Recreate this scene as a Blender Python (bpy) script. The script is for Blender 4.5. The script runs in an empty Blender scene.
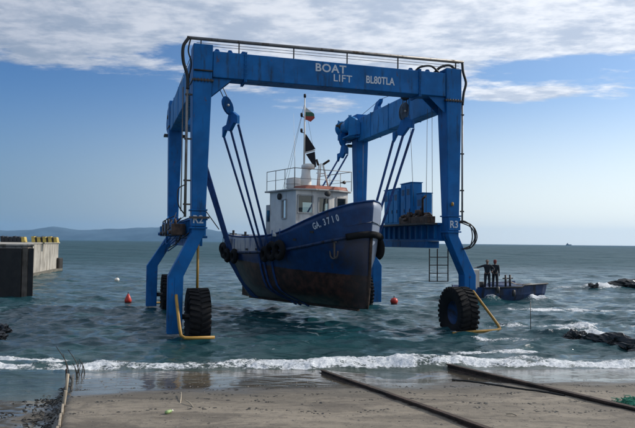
import bpy, math, random
import numpy as np
from mathutils import Vector, Matrix
R = math.radians
random.seed(7)
scene = bpy.context.scene
col = scene.collection

# ------------------------------------------------------------------ camera, light, exposure
cam_d = bpy.data.cameras.new('camera')
cam = bpy.data.objects.new('camera', cam_d)
col.objects.link(cam)
cam.location = (0, 0, 3.2)
cam.rotation_euler = (R(90 + 2.455), 0, 0)
cam.rotation_euler = (Matrix.Rotation(R(90 + 2.455), 3, 'X') @ Matrix.Rotation(R(0.5865), 3, 'Z')).to_euler()
cam_d.sensor_width = 36
cam_d.lens = 36 * 660 / 635
cam_d.clip_start = 0.1
cam_d.clip_end = 40000
scene.camera = cam

SUN_AZ, SUN_EL = 70.0, 31.0          # azimuth clockwise from the view direction (+Y)
scene.view_settings.view_transform = 'Standard'
scene.view_settings.look = 'None'
scene.view_settings.exposure = 0.0
scene.view_settings.gamma = 1
sun_d = bpy.data.lights.new('sun', 'SUN')
sun_d.energy = 3.4
sun_d.angle = R(0.5)
sun_d.color = (1.0, 0.94, 0.86)
sun = bpy.data.objects.new('sun', sun_d)
col.objects.link(sun)
sd = Vector((math.sin(R(SUN_AZ)) * math.cos(R(SUN_EL)), math.cos(R(SUN_AZ)) * math.cos(R(SUN_EL)), math.sin(R(SUN_EL))))
sun.rotation_euler = sd.to_track_quat('Z', 'Y').to_euler()
sun.location = sd * 60

world = bpy.data.worlds.new('World')
scene.world = world
world.use_nodes = True


class NT:
    """small node-tree builder"""
    def __init__(self, tree):
        self.t = tree; self.n = tree.nodes; self.l = tree.links
    def new(self, kind, **kw):
        n = self.n.new(kind)
        for k, v in kw.items(): setattr(n, k, v)
        return n
    def put(self, sock, v):
        if isinstance(v, bpy.types.NodeSocket): self.l.new(v, sock)
        elif v is not None:
            if sock.type == 'RGBA' and len(v) == 3: v = (*v, 1)
            sock.default_value = v
    def math(self, op, a, b=None, c=None, clamp=False):
        n = self.new('ShaderNodeMath', operation=op, use_clamp=clamp)
        for i, v in enumerate((a, b, c)):
            if v is not None: self.put(n.inputs[i], v)
        return n.outputs[0]
    def vmath(self, op, a, b=None):
        n = self.new('ShaderNodeVectorMath', operation=op)
        self.put(n.inputs[0], a)
        if b is not None: self.put(n.inputs[1], b)
        return n.outputs[0]
    def noise(self, vec, scale, detail=4, rough=0.55, dist=0.0, out=0):
        n = self.new('ShaderNodeTexNoise')
        self.put(n.inputs['Vector'], vec); n.inputs['Scale'].default_value = scale
        n.inputs['Detail'].default_value = detail; n.inputs['Roughness'].default_value = rough
        n.inputs['Distortion'].default_value = dist
        return n.outputs[out]
    def smooth(self, v, a, b, lo=0.0, hi=1.0):
        n = self.new('ShaderNodeMapRange', interpolation_type='SMOOTHSTEP')
        self.put(n.inputs[0], v); self.put(n.inputs[1], a); self.put(n.inputs[2], b)
        self.put(n.inputs[3], lo); self.put(n.inputs[4], hi)
        return n.outputs[0]
    def mix(self, f, a, b, blend='MIX'):
        n = self.new('ShaderNodeMix', data_type='RGBA', blend_type=blend)
        self.put(n.inputs[0], f); self.put(n.inputs[6], a); self.put(n.inputs[7], b)
        return n.outputs[2]
    def sep(self, v):
        n = self.new('ShaderNodeSeparateXYZ'); self.put(n.inputs[0], v); return n.outputs
    def comb(self, x, y, z):
        n = self.new('ShaderNodeCombineXYZ')
        for i, v in enumerate((x, y, z)): self.put(n.inputs[i], v)
        return n.outputs[0]
    def bump(self, h, strength=0.3, dist=0.02):
        n = self.new('ShaderNodeBump'); self.put(n.inputs['Height'], h)
        self.put(n.inputs['Strength'], strength); n.inputs['Distance'].default_value = dist
        return n.outputs[0]


# sky: Nishita with procedural clouds that live on a cloud plane overhead
w = NT(world.node_tree)
w.n.clear()
sky = w.new('ShaderNodeTexSky', sky_type='NISHITA', sun_disc=False)
sky.sun_elevation = R(SUN_EL)
sky.sun_rotation = R(SUN_AZ)
sky.air_density = 1.0
sky.dust_density = 0.7
sky.ozone_density = 2.0
tc = w.new('ShaderNodeTexCoord')
d = w.sep(tc.outputs['Generated'])
zc = w.math('MAXIMUM', d[2], 0.0)
inv = w.math('DIVIDE', 1.0, w.math('ADD', zc, 0.06))
p = w.comb(w.math('MULTIPLY', d[0], inv), w.math('MULTIPLY', d[1], inv), 0.0)
az = w.math('ARCTAN2', d[0], d[1])
el = w.math('ARCSINE', zc)
n1 = w.noise(p, 1.25, 9, 0.58, 0.10)
n2 = w.noise(w.vmath('MULTIPLY', p, (0.75, 1.3, 1.0)), 4.6, 9, 0.66, 0.12)
n4 = w.noise(w.vmath('ADD', w.vmath('MULTIPLY', p, (0.8, 1.2, 1.0)), (3.7, 1.1, 0)), 11.0, 6, 0.6, 0.1)
n3 = w.noise(p, 0.42, 3, 0.5)
def blob(a0, e0, sa, se, amp):
    x = w.math('DIVIDE', w.math('SUBTRACT', az, R(a0)), R(sa)); y = w.math('DIVIDE', w.math('SUBTRACT', el, R(e0)), R(se))
    r2 = w.math('ADD', w.math('MULTIPLY', x, x), w.math('MULTIPLY', y, y))
    return w.math('MULTIPLY', w.math('EXPONENT', w.math('MULTIPLY', r2, -1.0)), amp)
cover = w.smooth(el, R(9.5), R(18.0), -0.20, 0.15)
for b in [(-19, 16.0, 7, 1.9, .10), (-23, 18.6, 9, 1.8, .08), (-6, 18.5, 9, 2.0, .10), (17, 17.0, 11, 2.6, .13), (9, 14.5, 6, 1.3, .15), (24, 17.5, 5, 1.6, .06), (-3, 10.6, 5, .7, .10),
          (17.5, 12.3, 4.6, 0.75, .34), (19, 14.6, 6, .9, -.16), (12, 19.5, 12, 1.5, .08), (-7, 12.9, 6, 0.9, .13), (1, 11.8, 4, 0.9, .13), (25, 11.8, 2.2, 0.8, .20), (-20.5, 7.2, 1.8, 0.35, .16),
          (-26, 12.0, 5, 1.6, -.10), (-12, 15.6, 3.5, 1.0, -.12), (22, 14.6, 3.0, .7, -.15)]:
    cover = w.math('ADD', cover, blob(*b))
dens = w.math('ADD', w.math('ADD', w.math('MULTIPLY', n1, 0.52), w.math('ADD', w.math('MULTIPLY', n2, 0.32), w.math('MULTIPLY', n4, 0.16))), cover)
dens = w.math('ADD', dens, w.math('MULTIPLY', w.math('SUBTRACT', n3, 0.5), 0.42))
alpha = w.smooth(dens, 0.485, 0.625, 0.0, 0.95)
shade = w.smooth(w.math('ADD', w.math('MULTIPLY', w.noise(w.vmath('ADD', p, (0.22, -0.10, 0.0)), 3.4, 8, 0.62, 0.1), 0.65), w.math('MULTIPLY', n4, 0.35)), 0.38, 0.62)
sdot = w.new('ShaderNodeVectorMath', operation='DOT_PRODUCT'); w.put(sdot.inputs[0], tc.outputs['Generated']); sdot.inputs[1].default_value = sd
toward_sun = w.smooth(sdot.outputs['Value'], -0.20, 0.80, 0.0, 1.0)
ccol = w.mix(toward_sun, w.mix(shade, (2.1, 2.7, 3.7), (3.8, 4.2, 5.1)), w.mix(shade, (4.7, 5.4, 6.6), (8.3, 8.6, 9.1)))
tinted = w.mix(1.0, sky.outputs[0], w.mix(toward_sun, (.32, .56, .86), (.88, .98, 1.12)), 'MULTIPLY')
skycol = w.mix(w.smooth(el, 0.0, R(14), 0.85, 0.0), tinted, w.mix(toward_sun, (1.70, 2.50, 3.50), (9.6, 9.9, 9.6)))
out = w.mix(alpha, skycol, ccol)
bg = w.new('ShaderNodeBackground'); w.put(bg.inputs[0], out); bg.inputs[1].default_value = 0.12
wo = w.new('ShaderNodeOutputWorld'); w.l.new(bg.outputs[0], wo.inputs[0])

# ------------------------------------------------------------------ helpers
def tag(o, label=None, cat=None, group=None, kind=None):
    if label: o['label'] = label
    if cat: o['category'] = cat
    if group: o['group'] = group
    if kind: o['kind'] = kind
    return o

def empty(name, loc, rz=0.0, **kw):
    o = bpy.data.objects.new(name, None); col.objects.link(o)
    o.location = loc; o.rotation_euler = (0, 0, rz); o.empty_display_size = 0.3
    return tag(o, **kw)

class MB:
    def __init__(s): s.v = []; s.f = []; s.sm = []
    def quadlist(s, vs, fs, smooth=False):
        b = len(s.v); s.v += [tuple(x) for x in vs]; s.f += [tuple(b + i for i in f) for f in fs]; s.sm += [smooth] * len(fs); return s
    def hexa(s, c):   # 8 corners: 4 bottom ccw, 4 top ccw
        return s.quadlist(c, [(3, 2, 1, 0), (4, 5, 6, 7), (0, 1, 5, 4), (1, 2, 6, 5), (2, 3, 7, 6), (3, 0, 4, 7)])
    def box(s, x0, x1, y0, y1, z0, z1):
        return s.hexa([(x0, y0, z0), (x1, y0, z0), (x1, y1, z0), (x0, y1, z0), (x0, y0, z1), (x1, y0, z1), (x1, y1, z1), (x0, y1, z1)])
    def bar(s, p, q, a, b=None, up=(0, 0, 1)):
        b = b or a; p = Vector(p); q = Vector(q); t = (q - p).normalized(); up = Vector(up)
        if abs(t.dot(up)) > .98: up = Vector((0, 1, 0))
        x = t.cross(up).normalized() * a / 2; y = x.cross(t).normalized() * b / 2
        return s.hexa([p - x - y, p + x - y, q + x - y, q - x - y, p - x + y, p + x + y, q + x + y, q - x + y])
    def tube(s, pts, r, n=8, caps=True, taper=None):
        pts = [Vector(x) for x in pts]; m = len(pts); base = len(s.v); prev = None
        for i, c in enumerate(pts):
            t = (pts[min(i + 1, m - 1)] - pts[max(i - 1, 0)]).normalized()
            if prev is None:
                ref = Vector((0, 0, 1)) if abs(t.z) < .9 else Vector((1, 0, 0)); x = t.cross(ref).normalized()
            else: x = (prev - t * prev.dot(t)).normalized()
            prev = x; y = t.cross(x); rr = r if taper is None else r * (1 + (taper - 1) * i / (m - 1))
            for k in range(n):
                a = 2 * math.pi * k / n; s.v.append(tuple(c + x * math.cos(a) * rr + y * math.sin(a) * rr))
        for i in range(m - 1):
            for k in range(n):
                k2 = (k + 1) % n; a = base + i * n
                s.f.append((a + k, a + k2, a + n + k2, a + n + k)); s.sm.append(True)
        if caps:
            s.f.append(tuple(base + k for k in range(n))[::-1]); s.sm.append(False)
            s.f.append(tuple(base + (m - 1) * n + k for k in range(n))); s.sm.append(False)
        return s
    def lathe(s, prof, n=24, origin=(0, 0, 0), axis='Z', smooth=True):
        o = Vector(origin); base = len(s.v)
        for r, h in prof:
            for k in range(n):
                a = 2 * math.pi * k / n; c, q = math.cos(a) * r, math.sin(a) * r
                p = {'Z': (c, q, h), 'X': (h, c, q), 'Y': (q, h, c)}[axis]; s.v.append(tuple(o + Vector(p)))
        for i in range(len(prof) - 1):
            for k in range(n):
                k2 = (k + 1) % n; a = base + i * n; s.f.append((a + k, a + k2, a + n + k2, a + n + k)); s.sm.append(smooth)
        return s
    def grid(s, rows, smooth=True, flip=False):
        base = len(s.v); m = len(rows[0])
        for r in rows: s.v += [tuple(x) for x in r]
        for i in range(len(rows) - 1):
            for j in range(m - 1):
                a = base + i * m + j; f = (a, a + 1, a + m + 1, a + m)
                s.f.append(f[::-1] if flip else f); s.sm.append(smooth)
        return s
    def prism(s, poly, fn0, fn1):   # poly of 2D points, two maps to 3D
        n = len(poly); base = len(s.v)
        s.v += [tuple(fn0(*q)) for q in poly] + [tuple(fn1(*q)) for q in poly]
        s.f.append(tuple(base + i for i in range(n))[::-1]); s.f.append(tuple(base + n + i for i in range(n))); s.sm += [False, False]
        for i in range(n):
            j = (i + 1) % n; s.f.append((base + i, base + j, base + n + j, base + n + i)); s.sm.append(False)
        return s
    def build(s, name, mat, parent=None, bevel=0, loc=None, rot=None, weld=False, seg=1, **kw):
        me = bpy.data.meshes.new(name); me.from_pydata(s.v, [], s.f)
        me.polygons.foreach_set('use_smooth', s.sm)
        import bmesh
        bm = bmesh.new(); bm.from_mesh(me)
        if weld: bmesh.ops.remove_doubles(bm, verts=bm.verts, dist=1e-4)
        bmesh.ops.recalc_face_normals(bm, faces=bm.faces); bm.to_mesh(me); bm.free()
        if mat: me.materials.append(mat)
        o = bpy.data.objects.new(name, me); col.objects.link(o)
        if parent: o.parent = parent
        if loc: o.location = loc
        if rot: o.rotation_euler = rot
        if bevel:
            m = o.modifiers.new('bevel', 'BEVEL'); m.width = bevel; m.segments = seg; m.limit_method = 'ANGLE'; m.angle_limit = R(40)
        return tag(o, **kw)

def dup(o, parent=None, loc=None, rot=None):
    c = o.copy(); col.objects.link(c)
    if parent: c.parent = parent
    if loc is not None: c.location = loc
    if rot is not None: c.rotation_euler = rot
    for ch in list(o.children): dup(ch, c)
    return c

def curve_pts(ctrl, n=8):
    """Catmull-Rom through control points"""
    P = [Vector(c) for c in ctrl]; P = [P[0] * 2 - P[1]] + P + [P[-1] * 2 - P[-2]]; o = []
    for i in range(1, len(P) - 2):
        for k in range(n):
            t = k / n; a, b, c, d_ = P[i - 1:i + 3]
            o.append(.5 * ((2 * b) + (c - a) * t + (2 * a - 5 * b + 4 * c - d_) * t * t + (3 * b - a - 3 * c + d_) * t ** 3))
    o.append(P[-2]); return o

# ------------------------------------------------------------------ materials
def mat(name, base, rough=0.5, metal=0.0, var=0.15, vscale=2.0, dirt=None, dirt_amt=0.0, dirt_scale=1.5, streak=True, bump=0.15, bscale=25, spec=0.5, coords='Object', fine=0.0, chips=0.0):
    m = bpy.data.materials.new(name); m.use_nodes = True; t = NT(m.node_tree); t.n.clear()
    pb = t.new('ShaderNodeBsdfPrincipled'); o = t.new('ShaderNodeOutputMaterial'); t.l.new(pb.outputs[0], o.inputs[0])
    c = t.new('ShaderNodeTexCoord').outputs[coords]
    dark = tuple(x * (1 - var) for x in base); lite = tuple(min(1, x * (1 + var)) for x in base)
    cc = t.mix(t.smooth(t.noise(c, vscale, 5, .6), .3, .7), dark, lite)
    ro = rough
    if dirt:
        v = t.vmath('MULTIPLY', c, (3.0, 3.0, 0.5)) if streak else c
        f = t.smooth(t.noise(v, dirt_scale, 7, .65), .62 - dirt_amt * .3, .78 - dirt_amt * .2)
        f = t.math('MULTIPLY', f, min(1, .55 + dirt_amt))
        cc = t.mix(f, cc, dirt); ro = t.math('ADD', t.math('MULTIPLY', f, .35), rough, clamp=True)
    if chips: cc = t.mix(t.math('MULTIPLY', t.smooth(t.noise(t.vmath('MULTIPLY', c, (1.2, 1.2, .6)), 4.5, 8, .72), .60, .67), chips), cc, (.085, .045, .028)); cc = t.mix(t.math('MULTIPLY', t.smooth(t.noise(c, .7, 5, .6), .48, .66), chips * .55), cc, tuple(min(1, x * 1.2 + .025) for x in base))
    if fine: cc = t.mix(t.math('MULTIPLY', t.smooth(t.noise(c, 60, 3, .7), .45, .7), fine), cc, tuple(x * .35 for x in base))
    t.put(pb.inputs['Base Color'], cc); t.put(pb.inputs['Roughness'], ro); pb.inputs['Metallic'].default_value = metal
    pb.inputs['Specular IOR Level'].default_value = spec
    if bump: t.l.new(t.bump(t.noise(c, bscale, 4, .6), bump, .01), pb.inputs['Normal'])
    return m

M = {}
M['blue'] = mat('blue_lift_paint', (.002, .115, .345), .5, spec=.22, chips=.7, var=.2, vscale=1.2, dirt=(.025, .04, .05), dirt_amt=.32, dirt_scale=1.2, bump=.06, bscale=6, fine=.12)
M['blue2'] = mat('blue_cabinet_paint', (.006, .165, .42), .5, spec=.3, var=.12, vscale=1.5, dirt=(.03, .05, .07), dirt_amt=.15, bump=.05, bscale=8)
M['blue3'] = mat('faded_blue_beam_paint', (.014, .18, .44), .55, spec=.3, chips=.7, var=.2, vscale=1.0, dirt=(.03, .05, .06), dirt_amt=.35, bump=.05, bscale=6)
M['plate'] = mat('worn_steel_plate', (.13, .19, .25), .5, .2, var=.2, dirt=(.05, .04, .03), dirt_amt=.4, bump=.1)
M['strap'] = mat('blue_sling_webbing', (.012, .06, .20), .85, var=.3, vscale=5, dirt=(.01, .015, .03), dirt_amt=.3, bump=.4, bscale=40)
M['steel'] = mat('dark_grey_steel', (.06, .055, .052), .5, .4, var=.3, vscale=3, dirt=(.10, .045, .02), dirt_amt=.3, bump=.2)
M['pipe'] = mat('galvanised_pipe', (.20, .19, .18), .5, .5, var=.2, dirt=(.10, .07, .045), dirt_amt=.4, bump=.1)
M['cable'] = mat('wire_rope', (.09, .09, .09), .5, .6, bump=0)
M['hose'] = mat('black_hose_rubber', (.012, .012, .013), .5, bump=.1)
M['rubber'] = mat('tyre_rubber', (.009, .009, .010), .85, spec=.25, var=.3, vscale=4, dirt=(.03, .028, .024), dirt_amt=.2, streak=False, bump=.4, bscale=18)
M['yellow'] = mat('yellow_bumper_paint', (.36, .20, .03), .55, var=.15, dirt=(.16, .09, .03), dirt_amt=.35, bump=.15)
M['engine'] = mat('oily_engine_metal', (.075, .045, .03), .55, .3, var=.5, vscale=6, dirt=(.02, .02, .02), dirt_amt=.5, bump=.5, bscale=12)
M['white'] = mat('weathered_white_paint', (.76, .735, .67), .5, var=.08, dirt=(.28, .20, .12), dirt_amt=.22, bump=.06)
M['letter'] = mat('pale_lettering', (.55, .60, .66), .6, var=.08, bump=0)
M['grey'] = mat('pale_grey_paint', (.42, .42, .40), .55, var=.1, dirt=(.2, .15, .1), dirt_amt=.25, bump=.06)
M['orange'] = mat('orange_red_paint', (.30, .085, .045), .55, var=.2, dirt=(.12, .04, .03), dirt_amt=.3, bump=.1)
M['black'] = mat('black_paint', (.012, .012, .014), .5, bump=.1)
M['dark'] = mat('dark_interior', (.03, .03, .032), .7, bump=0)
M['wood'] = mat('bleached_timber', (.36, .30, .22), .8, var=.25, vscale=5, dirt=(.08, .06, .04), dirt_amt=.3, bump=.4)
M['rust'] = mat('rusty_rail_steel', (.055, .033, .022), .8, .1, var=.4, vscale=7, dirt=(.028, .022, .018), dirt_amt=.5, streak=False, bump=.6, bscale=30)
M['rock'] = mat('wet_black_rock', (.018, .018, .018), .3, var=.4, vscale=3, bump=.8, bscale=6)
M['concrete'] = mat('sunlit_concrete', (.36, .335, .29), .85, var=.2, vscale=.8, dirt=(.15, .13, .10), dirt_amt=.5, dirt_scale=.9, bump=.4, bscale=3)
M['fender'] = mat('black_quay_rubber', (.017, .014, .012), .7, var=.4, dirt=(.03, .028, .024), dirt_amt=.3, bump=.4, bscale=4)
M['kerb_yellow'] = mat('yellow_kerb_paint', (.55, .40, .09), .7, var=.15, dirt=(.25, .2, .12), dirt_amt=.3, bump=.2)
M['red'] = mat('red_buoy_plastic', (.50, .035, .02), .4, bump=0)
M['net'] = mat('green_net_twine', (.03, .22, .14), .8, bump=0)
M['weed'] = mat('dark_seaweed', (.016, .014, .009), .5, var=.5, bump=.5)
M['green'] = mat('faded_green_plastic', (.30, .42, .16), .5, bump=0)
M['cloth_dark'] = mat('dark_work_clothes', (.018, .020, .026), .9, var=.3, bump=.2)
M['cloth_red'] = mat('dull_red_hood', (.16, .035, .03), .9, bump=.1)
M['skin'] = mat('skin', (.20, .115, .08), .6, bump=0)
M['hair'] = mat('dark_hair', (.02, .014, .010), .8, bump=0)
M['flag_black'] = mat('black_signal_cloth', (.014, .014, .02), .85, bump=.1)

def glass_mat():
    m = bpy.data.materials.new('window_glass'); m.use_nodes = True; t = NT(m.node_tree); t.n.clear()
    g = t.new('ShaderNodeBsdfGlossy'); g.inputs['Roughness'].default_value = .03
    tr = t.new('ShaderNodeBsdfTransparent'); tr.inputs[0].default_value = (.55, .62, .62, 1)
    fr = t.new('ShaderNodeFresnel'); fr.inputs[0].default_value = 1.5
    mx = t.new('ShaderNodeMixShader'); t.l.new(t.math('ADD', fr.outputs[0], .05), mx.inputs[0]); t.l.new(tr.outputs[0], mx.inputs[1]); t.l.new(g.outputs[0], mx.inputs[2])
    o = t.new('ShaderNodeOutputMaterial'); t.l.new(mx.outputs[0], o.inputs[0]); return m
M['glass'] = glass_mat()

def hull_mat():
    m = bpy.data.materials.new('boat_hull_paint'); m.use_nodes = True; t = NT(m.node_tree); t.n.clear()
    pb = t.new('ShaderNodeBsdfPrincipled'); o = t.new('ShaderNodeOutputMaterial'); t.l.new(pb.outputs[0], o.inputs[0])
    c = t.new('ShaderNodeTexCoord').outputs['Object']; x, y, z = t.sep(c)
    st = t.noise(t.vmath('MULTIPLY', c, (2.5, 2.5, .45)), 1.6, 7, .68)
    n = t.noise(c, 3.2, 6, .65)
    blue = t.mix(t.smooth(n, .35, .7), (.003, .028, .100), (.005, .048, .160))
    anti = t.mix(t.smooth(n, .4, .66), (.030, .013, .009), (.110, .045, .028))
    anti = t.mix(t.smooth(st, .55, .75), anti, (.05, .045, .03))
    white = t.mix(t.smooth(st, .46, .60), (.46, .47, .48), (.14, .19, .32))
    # height of the painted waterline rises slightly aft; stern bulwark is white above the belt
    wl = t.math('ADD', t.math('MULTIPLY', x, .055), 1.93)
    f_w = t.smooth(t.math('ADD', t.math('SUBTRACT', z, wl), t.math('MULTIPLY', t.math('SUBTRACT', n, .5), .10)), -.02, .02)
    belt = t.math('ADD', t.math('MULTIPLY', x, -.115), 3.42); belt = t.math('MAXIMUM', belt, 2.70)
    f_s = t.math('MULTIPLY', t.smooth(t.math('ADD', x, t.math('MULTIPLY', t.math('SUBTRACT', n, .5), .8)), 5.4, 5.8), t.smooth(t.math('SUBTRACT', z, belt), .0, .02))
    cc = t.mix(f_w, anti, blue)
    cc = t.mix(f_s, cc, white)
    rust = t.math('MULTIPLY', t.smooth(st, .56, .70), .75)
    cc = t.mix(rust, cc, t.mix(f_w, (.06, .04, .03), (.035, .028, .035)))
    cc = t.mix(t.math('MULTIPLY', t.smooth(t.noise(c, 14, 5, .7), .6, .7), .5), cc, (.02, .018, .018))
    # rust bleeding round the stem and anchor
    rr = t.math('MULTIPLY', t.smooth(t.math('ADD', x, t.math('MULTIPLY', n, 1.4)), 1.75, .9), t.smooth(z, 3.5, 3.2))
    cc = t.mix(t.math('MULTIPLY', rr, t.math('MULTIPLY', t.smooth(y, -.05, .12), .7)), cc, (.05, .036, .03))
    port = t.math('MULTIPLY', t.smooth(y, -.02, -.08), t.smooth(z, 2.2, 2.3))   # sunlight on the other side of the bow, painted in as pale blue
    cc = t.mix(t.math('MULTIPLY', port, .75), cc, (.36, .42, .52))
    t.put(pb.inputs['Base Color'], cc)
    t.put(pb.inputs['Roughness'], t.math('ADD', t.math('MULTIPLY', rust, .3), .42))
    t.l.new(t.bump(t.math('ADD', t.noise(c, 1.3, 3, .5), t.math('MULTIPLY', n, .25)), .35, .05), pb.inputs['Normal'])
    return m
M['hull'] = hull_mat()

# ------------------------------------------------------------------ setting: seabed and beach as one sheet
def sm(a, b, x):
    t = np.clip((x - a) / (b - a), 0, 1); return t * t * (3 - 2 * t)
_rng = np.random.RandomState(3)
def vnoise(x, y, sc, seed=0, octv=4, gain=.5):
    """value noise with numpy"""
    out = 0; amp = 1; tot = 0
    for o in range(octv):
        xs, ys = x * sc * 2 ** o + seed * 17.3 + o * 5.1, y * sc * 2 ** o + seed * 9.7 + o * 3.3
        xi, yi = np.floor(xs).astype(np.int64), np.floor(ys).astype(np.int64); fx, fy = xs - xi, ys - yi
        fx = fx * fx * (3 - 2 * fx); fy = fy * fy * (3 - 2 * fy)
        h = lambda a, b: ((np.sin(a * 127.1 + b * 311.7 + seed * 74.7 + o * 13.1) * 43758.5453) % 1.0)
        v = (h(xi, yi) * (1 - fx) + h(xi + 1, yi) * fx) * (1 - fy) + (h(xi, yi + 1) * (1 - fx) + h(xi + 1, yi + 1) * fx) * fy
        out = out + v * amp; tot += amp; amp *= gain
    return out / tot
def yprime(x, y): return y - .095 * np.clip(x, -25, 25)
def edge_x(y): return -3.55 - (y - 9.2) * .345
def ground(x, y):
    x = np.asarray(x, float); y = np.asarray(y, float); q = 16.6 - yprime(x, y)
    z = np.where(q > 0, .09 * q, .05 * q)
    z = np.where(q > 12, 1.08 + .05 * (q - 12), z); z = np.maximum(np.minimum(z, 2.2), -3.0)
    low = sm(.12, -.22, x - edge_x(y)) * sm(17.4, 14.0, y)          # lower wet ground left of the slab edge
    z = z - .26 * low
    z = z + (vnoise(x, y, .9, 1) - .5) * .035 * sm(-1, 1.5, q) + (vnoise(x, y, 6, 2) - .5) * .012
    tidal = sm(.6, 0, abs(x - (2.2 + (16 - y) * -.1) - .9)) * 0
    # shallow pool between the two rails
    pool = np.exp(-(((x - 2.0 - (15.3 - y) * .1) / 1.25) ** 2 + ((y - 15.6) / 1.1) ** 2))
    z = z - .10 * pool
    return z
def gz(x, y): return float(ground(np.array([x]), np.array([y]))[0])

def big_mesh(name, X, Y, Z, attrs, material, kind='structure'):
    ny, nx = X.shape; n = nx * ny
    me = bpy.data.meshes.new(name); co = np.stack([X, Y, Z], -1).reshape(-1, 3).astype(np.float32)
    me.vertices.add(n); me.vertices.foreach_set('co', co.ravel())
    idx = np.arange(n).reshape(ny, nx); q = np.stack([idx[:-1, :-1], idx[:-1, 1:], idx[1:, 1:], idx[1:, :-1]], -1).reshape(-1, 4)
    me.loops.add(q.size); me.loops.foreach_set('vertex_index', q.ravel().astype(np.int32))
    me.polygons.add(len(q)); me.polygons.foreach_set('loop_start', (np.arange(len(q)) * 4).astype(np.int32))
    me.polygons.foreach_set('use_smooth', np.ones(len(q), bool))
    me.update(calc_edges=True)
    for k, a in attrs.items():
        at = me.attributes.new(k, 'FLOAT', 'POINT'); at.data.foreach_set('value', a.reshape(-1).astype(np.float32))
    me.materials.append(material)
    o = bpy.data.objects.new(name, me); col.objects.link(o); return tag(o, kind=kind)

def beach_mat():
    m = bpy.data.materials.new('beach_sand'); m.use_nodes = True; t = NT(m.node_tree); t.n.clear()
    pb = t.new('ShaderNodeBsdfPrincipled'); o = t.new('ShaderNodeOutputMaterial'); t.l.new(pb.outputs[0], o.inputs[0])
    c = t.new('ShaderNodeTexCoord').outputs['Object']
    wet = t.new('ShaderNodeAttribute', attribute_name='wet').outputs['Fac']
    film = t.new('ShaderNodeAttribute', attribute_name='film').outputs['Fac']
    big = t.noise(t.vmath('MULTIPLY', c, (.5, 1.2, 1)), 1.0, 6, .62, .4); mid = t.noise(c, 5, 6, .7); fine = t.noise(c, 60, 4, .7)
    cc = t.mix(t.smooth(big, .3, .7), (.160, .135, .100), (.275, .233, .175))
    cc = t.mix(t.math('MULTIPLY', t.smooth(mid, .50, .68), .65), cc, (.085, .070, .055))
    cc = t.mix(t.math('MULTIPLY', t.smooth(t.noise(t.vmath('MULTIPLY', c, (.35, 1.6, 1)), 1.3, 7, .7, .6), .52, .64), .5), cc, (.085, .07, .055))
    cc = t.mix(t.math('MULTIPLY', t.smooth(t.noise(t.vmath('MULTIPLY', c, (.7, 2.4, 1)), 2.2, 6, .7, .8), .60, .68), .6), cc, (.06, .05, .038))
    cc = t.mix(t.math('MULTIPLY', t.smooth(fine, .45, .75), .45), cc, (.08, .07, .06))
    cc = t.mix(t.math('MULTIPLY', t.smooth(t.noise(c, 28, 2, .5), .66, .72), .5), cc, (.34, .31, .27))
    cc = t.mix(t.math('MULTIPLY', wet, .62), cc, (.045, .043, .036))
    stain = t.math('MULTIPLY', t.smooth(t.noise(t.vmath('MULTIPLY', c, (.6, .9, 1)), .8, 8, .68, .9), .50, .60), .55)
    cc = t.mix(stain, cc, (.075, .062, .048))
    cc = t.mix(t.math('MULTIPLY', t.smooth(t.noise(t.vmath('MULTIPLY', c, (1, 1.6, 1)), 9.0, 8, .75, .2), .57, .66), .5), cc, (.045, .036, .026))
    t.put(pb.inputs['Base Color'], cc)
    t.put(pb.inputs['Roughness'], t.math('MULTIPLY_ADD', film, -.80, .88, clamp=True))
    pb.inputs['Specular IOR Level'].default_value = .5
    h = t.math('ADD', t.math('MULTIPLY', mid, 1.0), t.math('MULTIPLY', fine, .25))
    t.l.new(t.bump(h, t.smooth(film, .2, .95, .75, .04), .03), pb.inputs['Normal'])
    return m
def axis(parts):
    a = [];
    for lo, hi, n in parts: a.append(np.linspace(lo, hi, n, endpoint=False))
    return np.concatenate(a + [[parts[-1][1]]])
bx_ = axis([(-300, -60, 14), (-60, -14, 30), (-14, 14, 460), (14, 60, 30), (60, 300, 14)])
by_ = axis([(-120, -10, 16), (-10, 6, 20), (6, 9, 24), (9, 17.8, 230), (17.8, 24, 50), (24, 60, 18), (60, 300, 12)])
BX, BY = np.meshgrid(bx_, by_); BZ = ground(BX, BY)
q = 16.6 - yprime(BX, BY)
wn = vnoise(BX, BY * 1.6, .55, 5, 5)
wl_edge = 3.9 - .12 * BX + (wn - .5) * 2.2
film = sm(wl_edge + .25, wl_edge - .9, q)
wet = sm(wl_edge + 1.4, wl_edge, q) * .75 + .25 * film
leftlow = sm(.05, -.2, BX - edge_x(BY))
film = np.maximum(film, leftlow * sm(.40, .48, vnoise(BX, BY, .7, 8, 5) + .10)); wet = np.maximum(wet, leftlow * .9)
beach = big_mesh('beach', BX, BY, BZ, {'wet': wet, 'film': film * .97}, beach_mat())

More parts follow.
